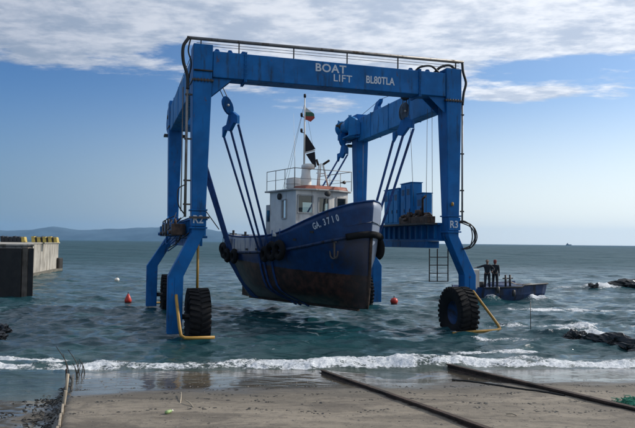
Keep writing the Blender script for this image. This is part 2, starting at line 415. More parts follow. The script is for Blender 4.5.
# ------------------------------------------------------------------ the sea
def sea_mat():
    m = bpy.data.materials.new('sea_water'); m.use_nodes = True; t = NT(m.node_tree); t.n.clear()
    pb = t.new('ShaderNodeBsdfPrincipled'); o = t.new('ShaderNodeOutputMaterial')
    c = t.new('ShaderNodeTexCoord').outputs['Object']
    at = lambda k: t.new('ShaderNodeAttribute', attribute_name=k).outputs['Fac']
    foam, shallow, far = at('foam'), at('shallow'), at('far')
    n = t.noise(c, .35, 3, .5)
    deep = t.mix(t.smooth(n, .35, .65), (.008, .046, .056), (.013, .062, .074))
    cc = t.mix(shallow, deep, (.060, .075, .058))
    lace = t.noise(t.vmath('MULTIPLY', c, (.8, 1.3, 1.3)), 3.2, 9, .72, .6)
    fine = t.noise(c, 16, 6, .75, .3)
    f = t.math('ADD', t.math('MULTIPLY', lace, .62), t.math('MULTIPLY', fine, .38))
    th = t.math('SUBTRACT', .80, t.math('MULTIPLY', foam, .41))
    fm = t.smooth(f, th, t.math('ADD', th, .09))
    fm = t.math('MULTIPLY', fm, t.smooth(foam, .02, .2))
    cc = t.mix(fm, cc, t.mix(t.smooth(fine, .35, .65), (.42, .46, .48), (.80, .81, .82)))
    t.put(pb.inputs['Base Color'], cc)
    pb.inputs['IOR'].default_value = 1.333
    t.put(pb.inputs['Specular IOR Level'], t.smooth(far, 0.0, 1.0, .46, .25))
    t.put(pb.inputs['Roughness'], t.math('MAXIMUM', t.math('MULTIPLY', fm, .85), t.smooth(far, 0, 1, .10, .48)))
    def tilt(sx, sy, sc, det, amp):
        n_ = t.noise(t.vmath('MULTIPLY', c, (sx, sy, 1)), sc, det, .6, .3, out=1)
        v_ = t.vmath('SUBTRACT', n_, (.5, .5, .5)); return t.vmath('MULTIPLY', v_, (amp * .7, amp, 0.0))
    tl = t.vmath('ADD', tilt(.5, 1.6, 1.3, 7, 1.6), tilt(.6, 1.5, 4.5, 6, 1.3))
    mx_ = t.new('ShaderNodeVectorMath', operation='SCALE'); t.put(mx_.inputs[0], tilt(.40, 1.4, .22, 7, 1.6)); t.put(mx_.inputs['Scale'], far)
    tl = t.vmath('ADD', tl, mx_.outputs[0])
    vf_ = t.new('ShaderNodeVectorMath', operation='SCALE'); t.put(vf_.inputs[0], tilt(.4, 1.8, .16, 9, 2.6)); t.put(vf_.inputs['Scale'], at('vfar'))
    tl = t.vmath('ADD', tl, vf_.outputs[0])
    cal = t.new('ShaderNodeVectorMath', operation='SCALE'); t.put(cal.inputs[0], tl); t.put(cal.inputs['Scale'], t.smooth(shallow, .2, 1.0, 1.0, .12))
    r1 = t.noise(t.vmath('MULTIPLY', c, (.7, 1.25, 1)), 1.5, 7, .62, .3); r2 = t.noise(t.vmath('MULTIPLY', c, (.7, 1.2, 1)), 7.0, 4, .6, .2)
    b3 = t.noise(t.vmath('MULTIPLY', c, (.55, 1.2, 1)), .30, 6, .62, .3)
    h = t.math('ADD', t.math('MULTIPLY', r1, .42), t.math('MULTIPLY', r2, .06))
    h = t.math('ADD', h, t.math('MULTIPLY', t.math('MULTIPLY', b3, far), 3.2))
    h = t.math('ADD', h, t.math('MULTIPLY', t.math('MULTIPLY', fine, fm), .10))
    nb_ = t.bump(h, t.smooth(shallow, .3, 1.0, .55, .25), .42)
    t.put(pb.inputs['Normal'], t.vmath('NORMALIZE', t.vmath('ADD', nb_, cal.outputs[0])))
    t.l.new(pb.outputs[0], o.inputs[0]); return m

rr = [7.0]
while rr[-1] < 9200:
    r_ = rr[-1]; rr.append(r_ * (1.0046 if r_ < 34 else 1.0065 if r_ < 90 else 1.011 if r_ < 400 else 1.05))
rad = np.array(rr)
ang = np.concatenate([np.linspace(-88, -40, 40, endpoint=False), np.linspace(-40, -30, 60, endpoint=False), np.linspace(-30, 30, 560, endpoint=False), np.linspace(30, 40, 60, endpoint=False), np.linspace(40, 88, 41)])
AA, RR = np.meshgrid(np.radians(ang), rad)
SX, SY = RR * np.sin(AA), RR * np.cos(AA)
cell = np.maximum(RR * .0105 * 0 + np.gradient(rad)[:, None], RR * np.radians(.11))
rg = np.random.RandomState(11)
DX = np.zeros_like(SX); DY = np.zeros_like(SX); DZ = np.zeros_like(SX)
N = 130
for i in range(N):
    lam = .45 * (16 / .45) ** ((i + rg.rand()) / N)
    th = math.radians(-90 + rg.normal() * (20 if lam > 4 else 30) - 6)
    dx, dy = math.cos(th), math.sin(th); k = 2 * math.pi / lam
    amp = .0052 * lam ** .42 * (1.25 if lam < 2.2 else .95 if lam < 3.5 else .62) * (1.0 if lam < 5 else (5 / lam) ** 1.0) * (.6 + .8 * rg.rand())
    ph = k * (dx * SX + dy * SY) + rg.rand() * 6.283
    att = amp * sm(2.2, 4.5, lam / cell)
    DZ += att * np.cos(ph); s_ = np.sin(ph) * att * .95
    DX -= dx * s_; DY -= dy * s_
YP = yprime(SX, SY)
group_ = .65 + .8 * vnoise(SX, SY, .06, 21, 3)
shore_att = sm(16.4, 20.0, YP) * .6 + .4
lee = 1 - .25 * np.exp(-(((SX + 2) / 6) ** 2 + ((SY - 24) / 5) ** 2))
A_ = group_ * shore_att * lee
DZ *= A_; DX *= A_; DY *= A_
wob = (vnoise(SX, SY * 0 + 3, .35, 31, 3) - .5)
# breaker: a small bore rolling in along the shore
yc = 17.25 + wob * .95 + (vnoise(SX, SY * 0 + 7, 1.6, 30, 3) - .5) * .30
bfac = np.interp(SX, [-9, -5, -2, 1, 4, 7, 10], [.42, .5, .85, 1.15, .95, .7, .6])
bore_h = .125 * bfac + .09 * (vnoise(SX, SY * 0 + 1, .9, 33, 4) - .5) * 2
prof = np.where(YP < yc, np.exp(-((YP - yc) / .26) ** 2), np.exp(-((YP - yc) / .85) ** 2))
DZ += bore_h * prof
lump = (vnoise(SX, SY, 6.5, 40, 4, .62) - .5)
foam = 1.05 * sm(.75, .25, np.abs(YP - (yc - .02)) * np.where(YP < yc, 1.0, 74e-2 / (.35 + .65 * bfac)))
foam *= .50 + .85 * vnoise(SX, SY, .8, 35, 3)
foam = np.maximum(foam, .42 * sm(1.3, .2, np.abs(YP - 16.75)) * vnoise(SX, SY, .8, 36, 3) * 1.7)
def streak(x0, x1, y0, wd, amt, seed):
    ys = y0 + (vnoise(SX, SY * 0, .22, seed, 3) - .5) * 1.6
    return amt * sm(x0 - 1.5, x0 + .5, SX) * sm(x1 + 1.5, x1 - .5, SX) * np.exp(-((YP - ys) / wd) ** 2) * (.35 + 1.2 * vnoise(SX, SY, .9, seed + 1, 4))
foam = np.maximum(foam, streak(-16, -5.2, 18.7, .45, 1.0, 50))
foam = np.maximum(foam, streak(3.5, 40, 19.0, .45, .85, 53))
foam = np.maximum(foam, streak(5.5, 40, 22.0, .6, .85, 56))
foam = np.maximum(foam, streak(4.3, 30, 25.6, .8, .80, 59))
foam = np.maximum(foam, streak(9.5, 40, 31.5, 1.4, .95, 62))
foam = np.maximum(foam, streak(17, 60, 47.5, 1.6, .85, 65))
foam = np.maximum(foam, streak(-4, 4, 20.2, .35, .5, 68))
def splash(x0, y0, rx, ry, a, hh=0.0):
    g = np.exp(-(((SX - x0) / rx) ** 2 + ((SY - y0) / ry) ** 2)); return a * g, hh * g
for sp in [(9.55, 23.9, .75, .8, 1.3, .42), (8.6, 23.4, 1.2, .5, .9, .1), (9.6, 37.0, .6, .9, 1.2, .45), (12.3, 36.8, .8, .9, 1.2, .35), (20.4, 48.0, 1.8, .9, 1.3, .45), (22, 49.2, 2.2, .8, 1.1, .2), (10.5, 22.0, 1.4, .4, .8, .0)]:
    a_, h_ = splash(*sp); foam = np.maximum(foam, a_); DZ += h_ * (.6 + 1.5 * (vnoise(SX, SY, 2.2, 70, 4) - .3))
for w_0, l_0, rx_ in ((-.43, .3, .55), (.34, .2, .85), (10.57, .3, .55), (9.8, -.5, .95), (-.43, 10.0, .6), (.6, 9.9, .8), (10.57, 10.0, .6)):
    xw, yw = -4.225 + math.cos(.302) * w_0 - math.sin(.302) * l_0, 21.94 + math.sin(.302) * w_0 + math.cos(.302) * l_0
    d2 = np.sqrt((SX - xw) ** 2 + (SY - yw) ** 2); foam = np.maximum(foam, .78 * np.exp(-((d2 - rx_ * .75) / .30) ** 2) * (.25 + 1.1 * vnoise(SX, SY, 2.0, 91, 3)))
crest = sm(.055, .13, DZ) * sm(18, 24, YP) * .75 * sm(500, 60, RR) * (.25 + .75 * sm(-4, 12, SX))
foam = np.maximum(foam, crest * (.4 + .9 * vnoise(SX, SY, 1.2, 73, 3)))
DZ += lump * .11 * np.clip(foam, 0, 1) * sm(.3, .8, foam)
foam = np.clip(foam, 0, 1.15)
depth = -ground(SX, SY)
shallow = np.maximum(sm(.16, -.02, depth) * sm(19.0, 16.5, YP), .28 * sm(.5, .05, depth) * sm(24, 17, YP))
farA = sm(14, 150, RR)
swash = sm(16.0, 17.2, YP)
sea = big_mesh('sea', SX + DX, SY + DY, DZ * swash + (swash - 1) * .012, {'foam': foam, 'shallow': shallow, 'far': farA, 'vfar': sm(45, 220, RR)}, sea_mat())

# ------------------------------------------------------------------ far hills
def hill_mat():
    return mat('hazed_hill_scrub', (.045, .07, .085), .95, var=.4, vscale=.004, bump=0)  # scrub base lifted towards blue, part of the distance haze is in the colour
hx = np.linspace(-9500, 200, 260); hy = np.linspace(0, 1, 26)
HX, HT = np.meshgrid(hx, hy)
prof_ = np.interp(hx, [-9500, -7200, -5200, -4400, -3900, -3560, -3350, -3100, -2750, -2350, -1950, -1500, -1150, -800, -300, 200],
                  [150, 190, 150, 135, 120, 138, 170, 145, 140, 158, 185, 178, 120, 80, 25, -10])
prof_ = prof_ * 1.0 + (vnoise(hx, hx * 0, .004, 81, 4) - .5) * 26
shape = np.sin(np.clip(HT, 0, 1) * math.pi) ** .8
HZ = prof_[None, :] * shape * (.86 + .28 * vnoise(HX, HT * 1500, .003, 83, 4)) - 3
HY = 7700 + HT * 1500 - .00002 * 0 * HX
hills = big_mesh('hills', HX, HY, HZ, {}, hill_mat())

# haze: one closed box around camera and scene
hz = MB().box(-9900, 9900, -400, 9900, -4.5, 235).build('haze', None, kind='stuff')
hm = bpy.data.materials.new('sea_haze'); hm.use_nodes = True; t = NT(hm.node_tree); t.n.clear()
pv = t.new('ShaderNodeVolumePrincipled'); pv.inputs['Color'].default_value = (.30, .62, 1.0, 1); pv.inputs['Density'].default_value = 6.0e-5; pv.inputs['Anisotropy'].default_value = .2
o_ = t.new('ShaderNodeOutputMaterial'); t.l.new(pv.outputs[0], o_.inputs['Volume']); hz.data.materials.append(hm)
hz['label'] = 'thin blue sea haze over the water'

# ------------------------------------------------------------------ quay on the left
quay = empty('quay', (-16, 38, 0), label='concrete quay with black front fenders and sunlit pale side wall at the left', cat='quay')
m_ = MB()
top = 2.80
outline = [(-.34, 0), (-8.7, 19), (-8.9, 19.2), (-11.2, 31.5), (-80, 31.5), (-80, 0)]
m_.prism(outline, lambda x, y: (x, y, -2.0), lambda x, y: (x, y, top)); m_.build('quay_wall', M['concrete'], quay)
m_ = MB()
m_.prism([(-.22, -.1), (-8.6, 19.05), (-8.83, 19.22), (-11.08, 31.6), (-80, 31.6), (-80, -.1)], lambda x, y: (x, y, top + .003), lambda x, y: (x, y, top + .12)); m_.build('deck_slab', M['concrete'], quay, bevel=.03)
pile_m = mat('pile_steel', (.13, .10, .075), .7, var=.3, dirt=(.05, .035, .025), dirt_amt=.4, bump=.3)
x = -.02
for k, (kind_, wd) in enumerate([('f', .34), ('p', .36)] + [('f', 1.7), ('p', .22)] * 7):   # black fender panels along the front, steel piles between
    if kind_ == 'f':
        MB().prism([(x - wd, -.55), (x - .02, -.55), (x - (.30 if k == 0 else .02), -.01), (x - wd, -.01)], lambda a, b: (a, b, -1.5), lambda a, b: (a, b, top - .10)).build('fender_panel', M['fender'], quay, bevel=.03)
    else: MB().box(x - wd, x - .03, -.50, -.01, -1.5, top - .05).build('steel_pile', pile_m if k < 3 else M['fender'], quay, bevel=.02)
    x -= wd
# joints and tie holes on the lit wall, the far corner fender
for i in range(2):
    f = .33 + i * .34; xx, yy = -8.9 - 2.3 * f, 19.2 + 12.3 * f
    MB().box(-.03, .015, -.04, .04, -.2, top - .02).build('expansion_joint', M['fender'], quay, loc=(xx, yy, 0), rot=(0, 0, math.atan2(2.3, 12.3)))
MB().box(-.25, .35, -.5, .5, -1.0, 1.3).build('corner_fender', M['fender'], quay, bevel=.08, loc=(-11.1, 31.2, 0))
MB().prism([(-9.3, 19.0), (-8.5, 19.0), (-10.75, 31.6), (-11.5, 31.6)], lambda a, b: (a, b, -1), lambda a, b: (a, b, .22)).build('footing', mat('weedy_concrete', (.12, .11, .085), .8, var=.3, vscale=2, bump=.5), quay)
# striped kerb blocks on the quay deck: each a trapezoid block, yellow or black
ORD = ['first', 'second', 'third', 'fourth', 'fifth', 'sixth', 'seventh', 'eighth', 'ninth']
for row, x0_k, cols_k in (('left dark row', -29.6, 'bbbbby'), ('right striped row', -26.7, 'ybybybyby')):
    xk = x0_k
    for i, ck in enumerate(cols_k):
        wk = .33 if ck == 'y' else (.09 if row[0] == 'r' else .30)
        s = empty('kerb_block', (xk - -16 * 0, 62 + .05 * i, top + .123), R(6))
        hk = .56 - .03 * (i % 3)
        MB().prism([(0, 0), (wk, 0), (wk - .10, hk), (-.10 + .04, hk)], lambda a, b_: (a, -.32, b_), lambda a, b_: (a, .32, b_)).build('block', M['kerb_yellow'] if ck == 'y' else M['black'], s, bevel=.02)
        MB().tube([(wk * .3, -.2, hk - .02), (wk * .3, -.2, hk + .04), (wk * .3, .2, hk + .04), (wk * .3, .2, hk - .02)], .012, 6).build('lifting_loop', M['rust'], s)
        tag(s, '%s kerb block on the quay, %s from the left in the %s' % ('yellow' if ck == 'y' else 'black', ORD[i], row), 'kerb block', 'striped kerb blocks on the quay')
        xk += wk + (.03 if row[0] == 'r' else .07)

# ------------------------------------------------------------------ the travelling boat hoist
CA = .302
W_, L_ = 10.14, 10.35
lift = empty('boat_hoist', (-4.225, 21.94, 0), CA, label='tall blue four legged travelling boat hoist straddling the suspended boat in the shallows', cat='boat hoist')
def P(name, mb, m, bevel=.012, parent=lift, **kw): return mb.build(name, M[m], parent, bevel=bevel, **kw)
def mw(w_, side): return w_ if side == 0 else W_ - w_
def ml(l_, end): return l_ if end == 0 else L_ - l_

def leg(side, end):
    sec = [(0, .66, 0, .78, 9.86), (0, .64, 0, .76, 8.6), (.06, .50, .10, .60, 3.48), (-.68, -.18, .10, .58, 2.02), (-.68, -.20, .12, .56, .12)]
    mb = MB(); rows = []
    if end: sec = sec[:3] + [(a - .20, b - .20, c, d2, z) for a, b, c, d2, z in sec[3:]]
    for a, b, c, d2, z in sec:
        rows.append([(mw(a, side), ml(c, end), z), (mw(b, side), ml(c, end), z), (mw(b, side), ml(d2, end), z), (mw(a, side), ml(d2, end), z)])
    for i in range(len(rows) - 1):
        for j in range(4):
            j2 = (j + 1) % 4; mb.quadlist([rows[i][j], rows[i][j2], rows[i + 1][j2], rows[i + 1][j]], [(0, 1, 2, 3)])
    mb.quadlist(rows[0], [(0, 1, 2, 3)]); mb.quadlist(rows[-1], [(0, 1, 2, 3)])
    o = mb.build('leg', M['blue'], lift, weld=True, bevel=.02)
    # collar, bolted flange and cap
    for z, g in ((3.62, .05), (4.22, .045)):
        fl = MB(); fl.box(min(mw(.05 - g, side), mw(.52 + g, side)), max(mw(.05 - g, side), mw(.52 + g, side)), min(ml(.07 - g, end), ml(.62 + g, end)), max(ml(.07 - g, end), ml(.62 + g, end)), z, z + .05)
        fl.build('flange', M['blue'], o)
    cf = MB().box(min(mw(-.03, side), mw(.69, side)), max(mw(-.03, side), mw(.69, side)), min(ml(-.03, end), ml(.80, end)), max(ml(-.03, end), ml(.80, end)), 8.60, 8.66)
    for i in range(6):
        cf.tube([(mw(.06 + .11 * i, side), ml(-.025, end), 8.56), (mw(.06 + .11 * i, side), ml(-.025, end), 8.69)], .018, 6)
    cf.build('head_flange', M['steel'], o)
    # weld rib down the column
    MB().bar((mw(-.43 - .2 * end, side), ml(.115, end), .2), (mw(-.43 - .2 * end, side), ml(.095, end), 2.0), .05, .03).build('rib', M['blue'], o)
    return o
for s_ in (0, 1):
    for e_ in (0, 1): leg(s_, e_)

cb = MB().box(.665, 9.475, .02, .74, 8.76, 9.66); P('crossbeam', cb, 'blue', .02)
for wv in (1.75, 8.35):
    m_ = MB().box(wv, wv + .03, -.02, .78, 8.68, 9.72).box(wv + .05, wv + .08, -.02, .78, 8.68, 9.72)
    for zz in np.linspace(8.8, 9.6, 6): m_.tube([(wv - .02, -.005, zz), (wv + .1, -.005, zz)], .016, 6)
    P('splice_flange', m_, 'blue', 0)
for wv in (.70, 1.15, 1.62, 8.0, 8.7, 9.3): P('lifting_eye', MB().prism([(0, 0), (.26, 0), (.18, .14), (.08, .14)], lambda a, b: (wv + a, .25, 9.662 + b), lambda a, b: (wv + a, .33, 9.662 + b)), 'blue', .005)
for s_ in (0, 1):   # gusset plates under the crossbeam
    for ly in (.12, .62):
        P('gusset', MB().prism([(.66, 8.755), (1.35, 8.755), (.655, 8.15)], lambda a, b: (mw(a, s_), ly, b), lambda a, b: (mw(a, s_), ly + .03, b)), 'blue', 0)
# upper side beams
for s_ in (0, 1):
    a, b = sorted((mw(.04, s_), mw(.60, s_)))
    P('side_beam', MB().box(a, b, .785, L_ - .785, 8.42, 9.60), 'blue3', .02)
    for ly in (1.3, 3.4, 5.6, 7.8):
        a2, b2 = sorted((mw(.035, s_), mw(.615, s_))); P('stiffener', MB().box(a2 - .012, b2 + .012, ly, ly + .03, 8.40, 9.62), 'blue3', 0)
    # winch and sheave cluster hanging out over the far end
    m_ = MB()
    for i in range(3):
        m_.lathe([(.02, -.05), (.27, -.05), (.27, -.03), (.22, -.02), (.22, .02), (.27, .03), (.27, .05), (.02, .05)], 18, (mw(.14 + .2 * i, s_), L_ + .55 + .12 * i, 9.42 - .2 * (i % 2)), 'X')
    m_.tube([(mw(.0, s_), L_ + .6, 9.3), (mw(.8, s_), L_ + .6, 9.3)], .10, 12).lathe([(.02, -.2), (.3, -.2), (.3, .2), (.02, .2)], 18, (mw(.40, s_), L_ + .95, 9.0), 'X')
    P('end_sheave', m_, 'steel', 0)
    a3, b3 = sorted((mw(.06, s_), mw(.72, s_)))
    P('end_bracket', MB().prism([(L_ + .003, 8.45), (L_ + 1.0, 8.55), (L_ + 1.75, 8.85), (L_ + 1.9, 9.2), (L_ + 1.3, 9.75), (L_ + .003, 9.95)], lambda l, z: (a3, l, z), lambda l, z: (a3 + .06, l, z))
      .prism([(L_ + .003, 8.45), (L_ + 1.0, 8.55), (L_ + 1.75, 8.85), (L_ + 1.9, 9.2), (L_ + 1.3, 9.75), (L_ + .003, 9.95)], lambda l, z: (b3 - .06, l, z), lambda l, z: (b3, l, z)), 'blue', .01)
    P('end_beam', MB().box(a3 + .063, b3 - .063, L_ + .003, L_ + 1.4, 8.75, 9.25), 'blue', .02)
    P('end_sheave', MB().lathe([(.02, -.12), (.34, -.12), (.34, .12), (.02, .12)], 20, (mw(.39, s_), L_ + 1.75, 9.1), 'X').lathe([(.02, -.12), (.26, -.12), (.26, .12), (.02, .12)], 20, (mw(.39, s_), L_ + 1.0, 9.55), 'X'), 'steel', 0)
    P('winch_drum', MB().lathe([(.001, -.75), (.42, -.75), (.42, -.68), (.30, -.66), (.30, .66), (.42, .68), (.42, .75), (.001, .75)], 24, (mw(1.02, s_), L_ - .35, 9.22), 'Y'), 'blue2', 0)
    a5, b5 = sorted((mw(.62, s_), mw(1.25, s_)))
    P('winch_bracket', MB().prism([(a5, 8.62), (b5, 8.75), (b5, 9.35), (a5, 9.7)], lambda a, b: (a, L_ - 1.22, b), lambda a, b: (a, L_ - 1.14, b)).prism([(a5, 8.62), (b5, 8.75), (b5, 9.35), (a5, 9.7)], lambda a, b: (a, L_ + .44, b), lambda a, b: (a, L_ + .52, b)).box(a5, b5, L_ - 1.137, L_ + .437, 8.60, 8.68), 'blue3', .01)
    a4, b4 = sorted((mw(-.16, s_), mw(.86, s_)))
    P('end_platform', MB().box(a4, b4, L_ + .003, L_ + .5, 8.28, 8.38), 'steel', .01)
    for ly in (7.2,):
        P('cable_guide', MB().prism([(0, 0), (.75, 0), (.62, .25), (.35, .48), (-.12, .56), (-.05, .40), (.16, .28)], lambda l, z: (mw(.24, s_), ly + l, 9.602 + z), lambda l, z: (mw(.42, s_), ly + l, 9.602 + z)), 'blue', .01)
    P('hoist_cable', MB().tube([(mw(.33, s_), .9, 9.95), (mw(.33, s_), 4.6, 10.02), (mw(.33, s_), 7.2, 10.16), (mw(.33, s_), L_ + .5, 9.7)], .012, 5, ).tube([(mw(.12, s_), .9, 9.95), (mw(.12, s_), L_ + .5, 9.66)], .012, 5), 'cable', 0)
    # lower chassis beam: flanges, web and stiffeners
    a, b = sorted((mw(.06, s_), mw(.66, s_)))
    m_ = MB().box(a, b, .63, L_ - .63, 3.92, 4.0).box(a, b, .63, L_ - .63, 3.3, 3.38).box(a + .12, b - .12, .63, L_ - .63, 3.382, 3.918)
    P('chassis_beam', m_, 'blue', .008)
    for i in range(17):
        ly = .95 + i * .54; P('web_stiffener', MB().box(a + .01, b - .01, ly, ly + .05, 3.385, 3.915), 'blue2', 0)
    P('under_beam', MB().box(a + .04, b - .04, 1.6, 9.3, 3.02, 3.295), 'blue', .01)

# pipe and wires running over the crossbeam
m_ = MB().tube([(-.22, .0, 10.02), (W_ + .06, .0, 10.14)], .055, 10); P('top_pipe', m_, 'pipe', 0)
m_ = MB()
for k in range(3): m_.tube([(.1, .03, 9.98 - .09 * k), (W_ - .1, .03, 10.08 - .10 * k)], .009, 5)
P('top_wire', m_, 'cable', 0)
for wv in (.25, 1.55, 3.5, 5.5, 7.5, 9.9):
    zt = 10.02 + .12 * wv / W_; P('pipe_support', MB().bar((wv, .045, 9.665 if .7 < wv < 9.4 else 9.86), (wv, .045, zt - .03), .035, .05), 'steel', 0)
P('hose', MB().tube(curve_pts([(-.18, 0, 10.0), (-.34, .0, 9.7), (-.33, .05, 9.25), (-.18, .1, 8.75), (-.16, .12, 8.3)]), .055, 8), 'hose', 0)
P('hose', MB().tube(curve_pts([(-.10, .05, 10.0), (-.16, .1, 9.6), (-.05, .15, 9.2), (-.12, .2, 8.7)]), .025, 8), 'hose', 0)
P('hose', MB().tube(curve_pts([(10.16, 0, 10.12), (10.20, .0, 9.75), (10.33, .02, 9.35), (10.25, .05, 8.95), (10.22, .08, 8.5)]), .05, 8), 'hose', 0)
P('hose', MB().tube(curve_pts([(10.1, .3, 9.86), (9.8, .3, 10.05), (9.4, .28, 9.95), (9.1, .3, 9.68)]), .05, 8), 'hose', 0)
P('hose', MB().tube(curve_pts([(9.3, .2, 9.68), (8.95, .2, 9.92), (8.5, .2, 9.85), (8.3, .25, 9.68)]), .04, 8), 'hose', 0)
for wv in (-.17, ):
    P('riser_pipe', MB().tube([(wv, .12, 8.4), (wv, .12, 4.0)], .045, 8).tube([(wv - .12, .3, 8.4), (wv - .12, .3, 4.2)], .02, 6), 'pipe', 0)
P('riser_pipe', MB().tube([(10.22, .1, 8.6), (10.22, .1, 4.0)], .035, 8), 'pipe', 0)
for z in (8.1, 6.6, 5.2, 4.4):
    P('pipe_clamp', MB().box(-.24, -.002, .08, .16, z, z + .05), 'steel', 0); P('pipe_clamp', MB().box(10.142, 10.28, .06, .14, z, z + .05), 'steel', 0)
P('front_pipe', MB().tube([(0.02, -.03, 8.95), (.66, -.03, 8.95)], .03, 6), 'hose', 0)

# hanging cables by the right leg
for (w0, l0, w1, l1, z1) in ((9.3, 1.2, 9.3, 1.3, 4.1), (9.2, 2.6, 9.25, 2.3, 4.7), (9.35, .9, 9.4, .95, 4.1), (9.7, 9.2, 9.7, 9.2, 4.1)):
    P('hoist_cable', MB().tube([(w0, l0, 8.5), (w1, l1, z1)], .010, 5), 'cable', 0)

# hydraulic loops at the right leg, cluttered hoses and valves at the left leg
for rr_, dz in ((.62, 0), (.52, -.05), (.42, .05), (.56, .03)):
    P('hose', MB().tube(curve_pts([(10.0, .05, 4.0), (10.2, 0, 4.02 + dz), (10.15 + rr_ * .75, -.05, 3.85 + dz), (10.15 + rr_, -.05, 3.45), (10.15 + rr_ * .7, -.02, 3.1 - dz), (10.2, .05, 3.0)], 6), .022, 6), 'hose', 0)
rs = random.Random(5)
for i in range(16):
    w0 = rs.uniform(-.35, .1); l0 = rs.uniform(.3, 6.4); z0 = rs.uniform(3.1, 4.3)
    pts = [(w0 + .2, l0, z0), (w0 - rs.uniform(.1, .25), l0 + rs.uniform(.1, .5), z0 - rs.uniform(.1, .5)), (w0 + rs.uniform(-.2, .1), l0 + rs.uniform(.8, 1.6), z0 + rs.uniform(-.4, .2))]
    P('hose', MB().tube(curve_pts(pts, 6), rs.uniform(.012, .024), 6), 'hose' if i % 3 else 'blue', 0)
for i in range(9):
    w0 = -.38 + rs.uniform(-.05, .1); l0 = .7 + i * .85; h_ = rs.uniform(.2, .5)
    m_ = MB().box(w0 - .12, w0 + .35, l0, l0 + rs.uniform(.25, .55), 3.4, 3.42 + h_).tube([(w0, l0 + .1, 3.4 + h_), (w0, l0 + .1, 3.6 + h_)], .04, 8).tube([(w0 - .2, l0 + .3, 3.5), (w0 + .1, l0 + .3, 3.5)], .07, 10)
    P('valve_block', m_, ('engine', 'steel', 'blue')[i % 3], .01)
P('hose', MB().tube(curve_pts([(-.15, .1, 5.1), (-.42, .0, 4.9), (-.40, .0, 4.4), (-.2, .1, 4.1)], 6), .02, 6), 'hose', 0)
P('horn_bracket', MB().box(-.05, .62, -.10, -.02, 3.95, 4.02).bar((.5, -.06, 4.2), (.95, -.06, 3.6), .03), 'steel', 0)

# machinery cabinets and engine on the right chassis beam
def cabinet(l0, l1, z1, w0, w1, seams=2):
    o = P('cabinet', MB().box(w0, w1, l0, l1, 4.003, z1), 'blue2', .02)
    n = seams
    for i in range(n):
        a = l0 + .06 + (l1 - l0 - .06) * i / n; b = l0 + (l1 - l0 - .06) * (i + 1) / n
        d_ = MB().box(w0 - .025, w0 - .002, a, b - .03, 4.1, z1 - .1).build('cabinet_door', M['blue2'], o, bevel=.008)
        d2 = MB()
        for j in range(6): d2.box(w0 - .035, w0 - .027, a + .08, b - .11, z1 - .5 + j * .045, z1 - .48 + j * .045)
        d2.build('louvre', M['steel'], o, kind='stuff')
        MB().box(w0 - .05, w0 - .027, a + .05, a + .08, 4.5, 4.65).build('door_handle', M['steel'], o)
    MB().box(w0 - .03, w1 + .03, l0 - .03, l1 + .03, z1 + .002, z1 + .035).build('cabinet_lid', M['blue2'], o, bevel=.01)
    return o
cabinet(4.15, 5.75, 5.58, 9.42, 9.86, 3)
cabinet(2.95, 4.05, 5.74, 9.46, 9.95, 2)
cabinet(2.1, 2.7, 5.24, 9.56, 9.98, 1)
m_ = MB()
for i in range(26):
    l0 = rs.uniform(.65, 3.2); w0 = rs.uniform(9.0, 9.35); z0 = 4.02 + rs.uniform(0, .35); s1 = rs.uniform(.08, .28)
    if i % 2: m_.box(w0, w0 + s1 * .6, l0, l0 + s1 * 1.4, z0, z0 + s1)
    else: m_.tube([(w0 + .05, l0, z0 + .1), (w0 + .05, l0 + s1 * 2, z0 + .1)], s1 * .45, 10)
m_.box(9.05, 9.40, .7, 3.3, 4.003, 4.25)
P('engine', m_, 'engine', .008)
P('engine_walkway', MB().box(8.95, 9.46, .66, 6.2, 3.93, 3.998), 'steel', 0)
P('exhaust_pipe', MB().tube([(9.2, 1.4, 4.3), (9.2, 1.4, 4.95), (9.2, 1.15, 5.05)], .05, 8), 'engine', 0)
P('warning_lamp', MB().lathe([(.001, 0), (.05, 0), (.05, .1), (.03, .14), (.001, .15)], 10, (9.75, -.0, 4.62), 'Z'), 'yellow', 0)
P('guard_rail', MB().tube([(8.97, 5.9, 4.0), (8.97, 5.9, 4.75), (8.97, 9.8, 4.75), (8.97, 9.8, 4.0)], .02, 6).tube([(8.97, 7.8, 4.0), (8.97, 7.8, 4.75)], .02, 6), 'blue', 0)

# ladder below the right chassis beam
lad = MB()
for wv in (9.28, 9.62, 10.08): lad.bar((wv, .95, 3.0), (wv, .95, 1.72), .035)
ld_ = P('ladder', lad, 'steel', 0)
for z in (1.74, 2.05, 2.36, 2.67): MB().bar((9.28, .95, z), (10.08, .95, z), .03).build('rung', M['steel'], ld_)

# wheels
def tyre_mesh():
    m = MB()
    prof2 = [(.42, -.22), (.50, -.31), (.74, -.345), (.86, -.335), (.905, -.29), (.915, -.15), (.918, 0), (.915, .15), (.905, .29), (.86, .335), (.74, .345), (.50, .31), (.42, .22)]
    m.lathe(prof2, 44, axis='X')
    for k in range(30):
        for sgn in (-1, 1):
            a0 = 2 * math.pi * (k + (.5 if sgn > 0 else 0)) / 30; pts = []
            for (r_, x_, da, hw) in ((.955, .02, .10, .045), (.955, .34, .0, .05), (.82, .365, .0, .05)):
                pts.append((r_, sgn * x_, a0 + da, hw))
            for i in range(2):
                c = []
                for (r_, x_, a_, hw) in (pts[i], pts[i + 1]):
                    for rr2 in (r_ - .06, r_):
                        for q_ in (-1, 1):
                            aa = a_ + q_ * hw / r_; c.append((x_ if rr2 == r_ else x_ * .93, math.cos(aa) * rr2, math.sin(aa) * rr2))
                m.quadlist(c, [(0, 1, 3, 2), (4, 6, 7, 5), (0, 4, 5, 1), (2, 3, 7, 6), (0, 2, 6, 4), (1, 5, 7, 3)])
    return m
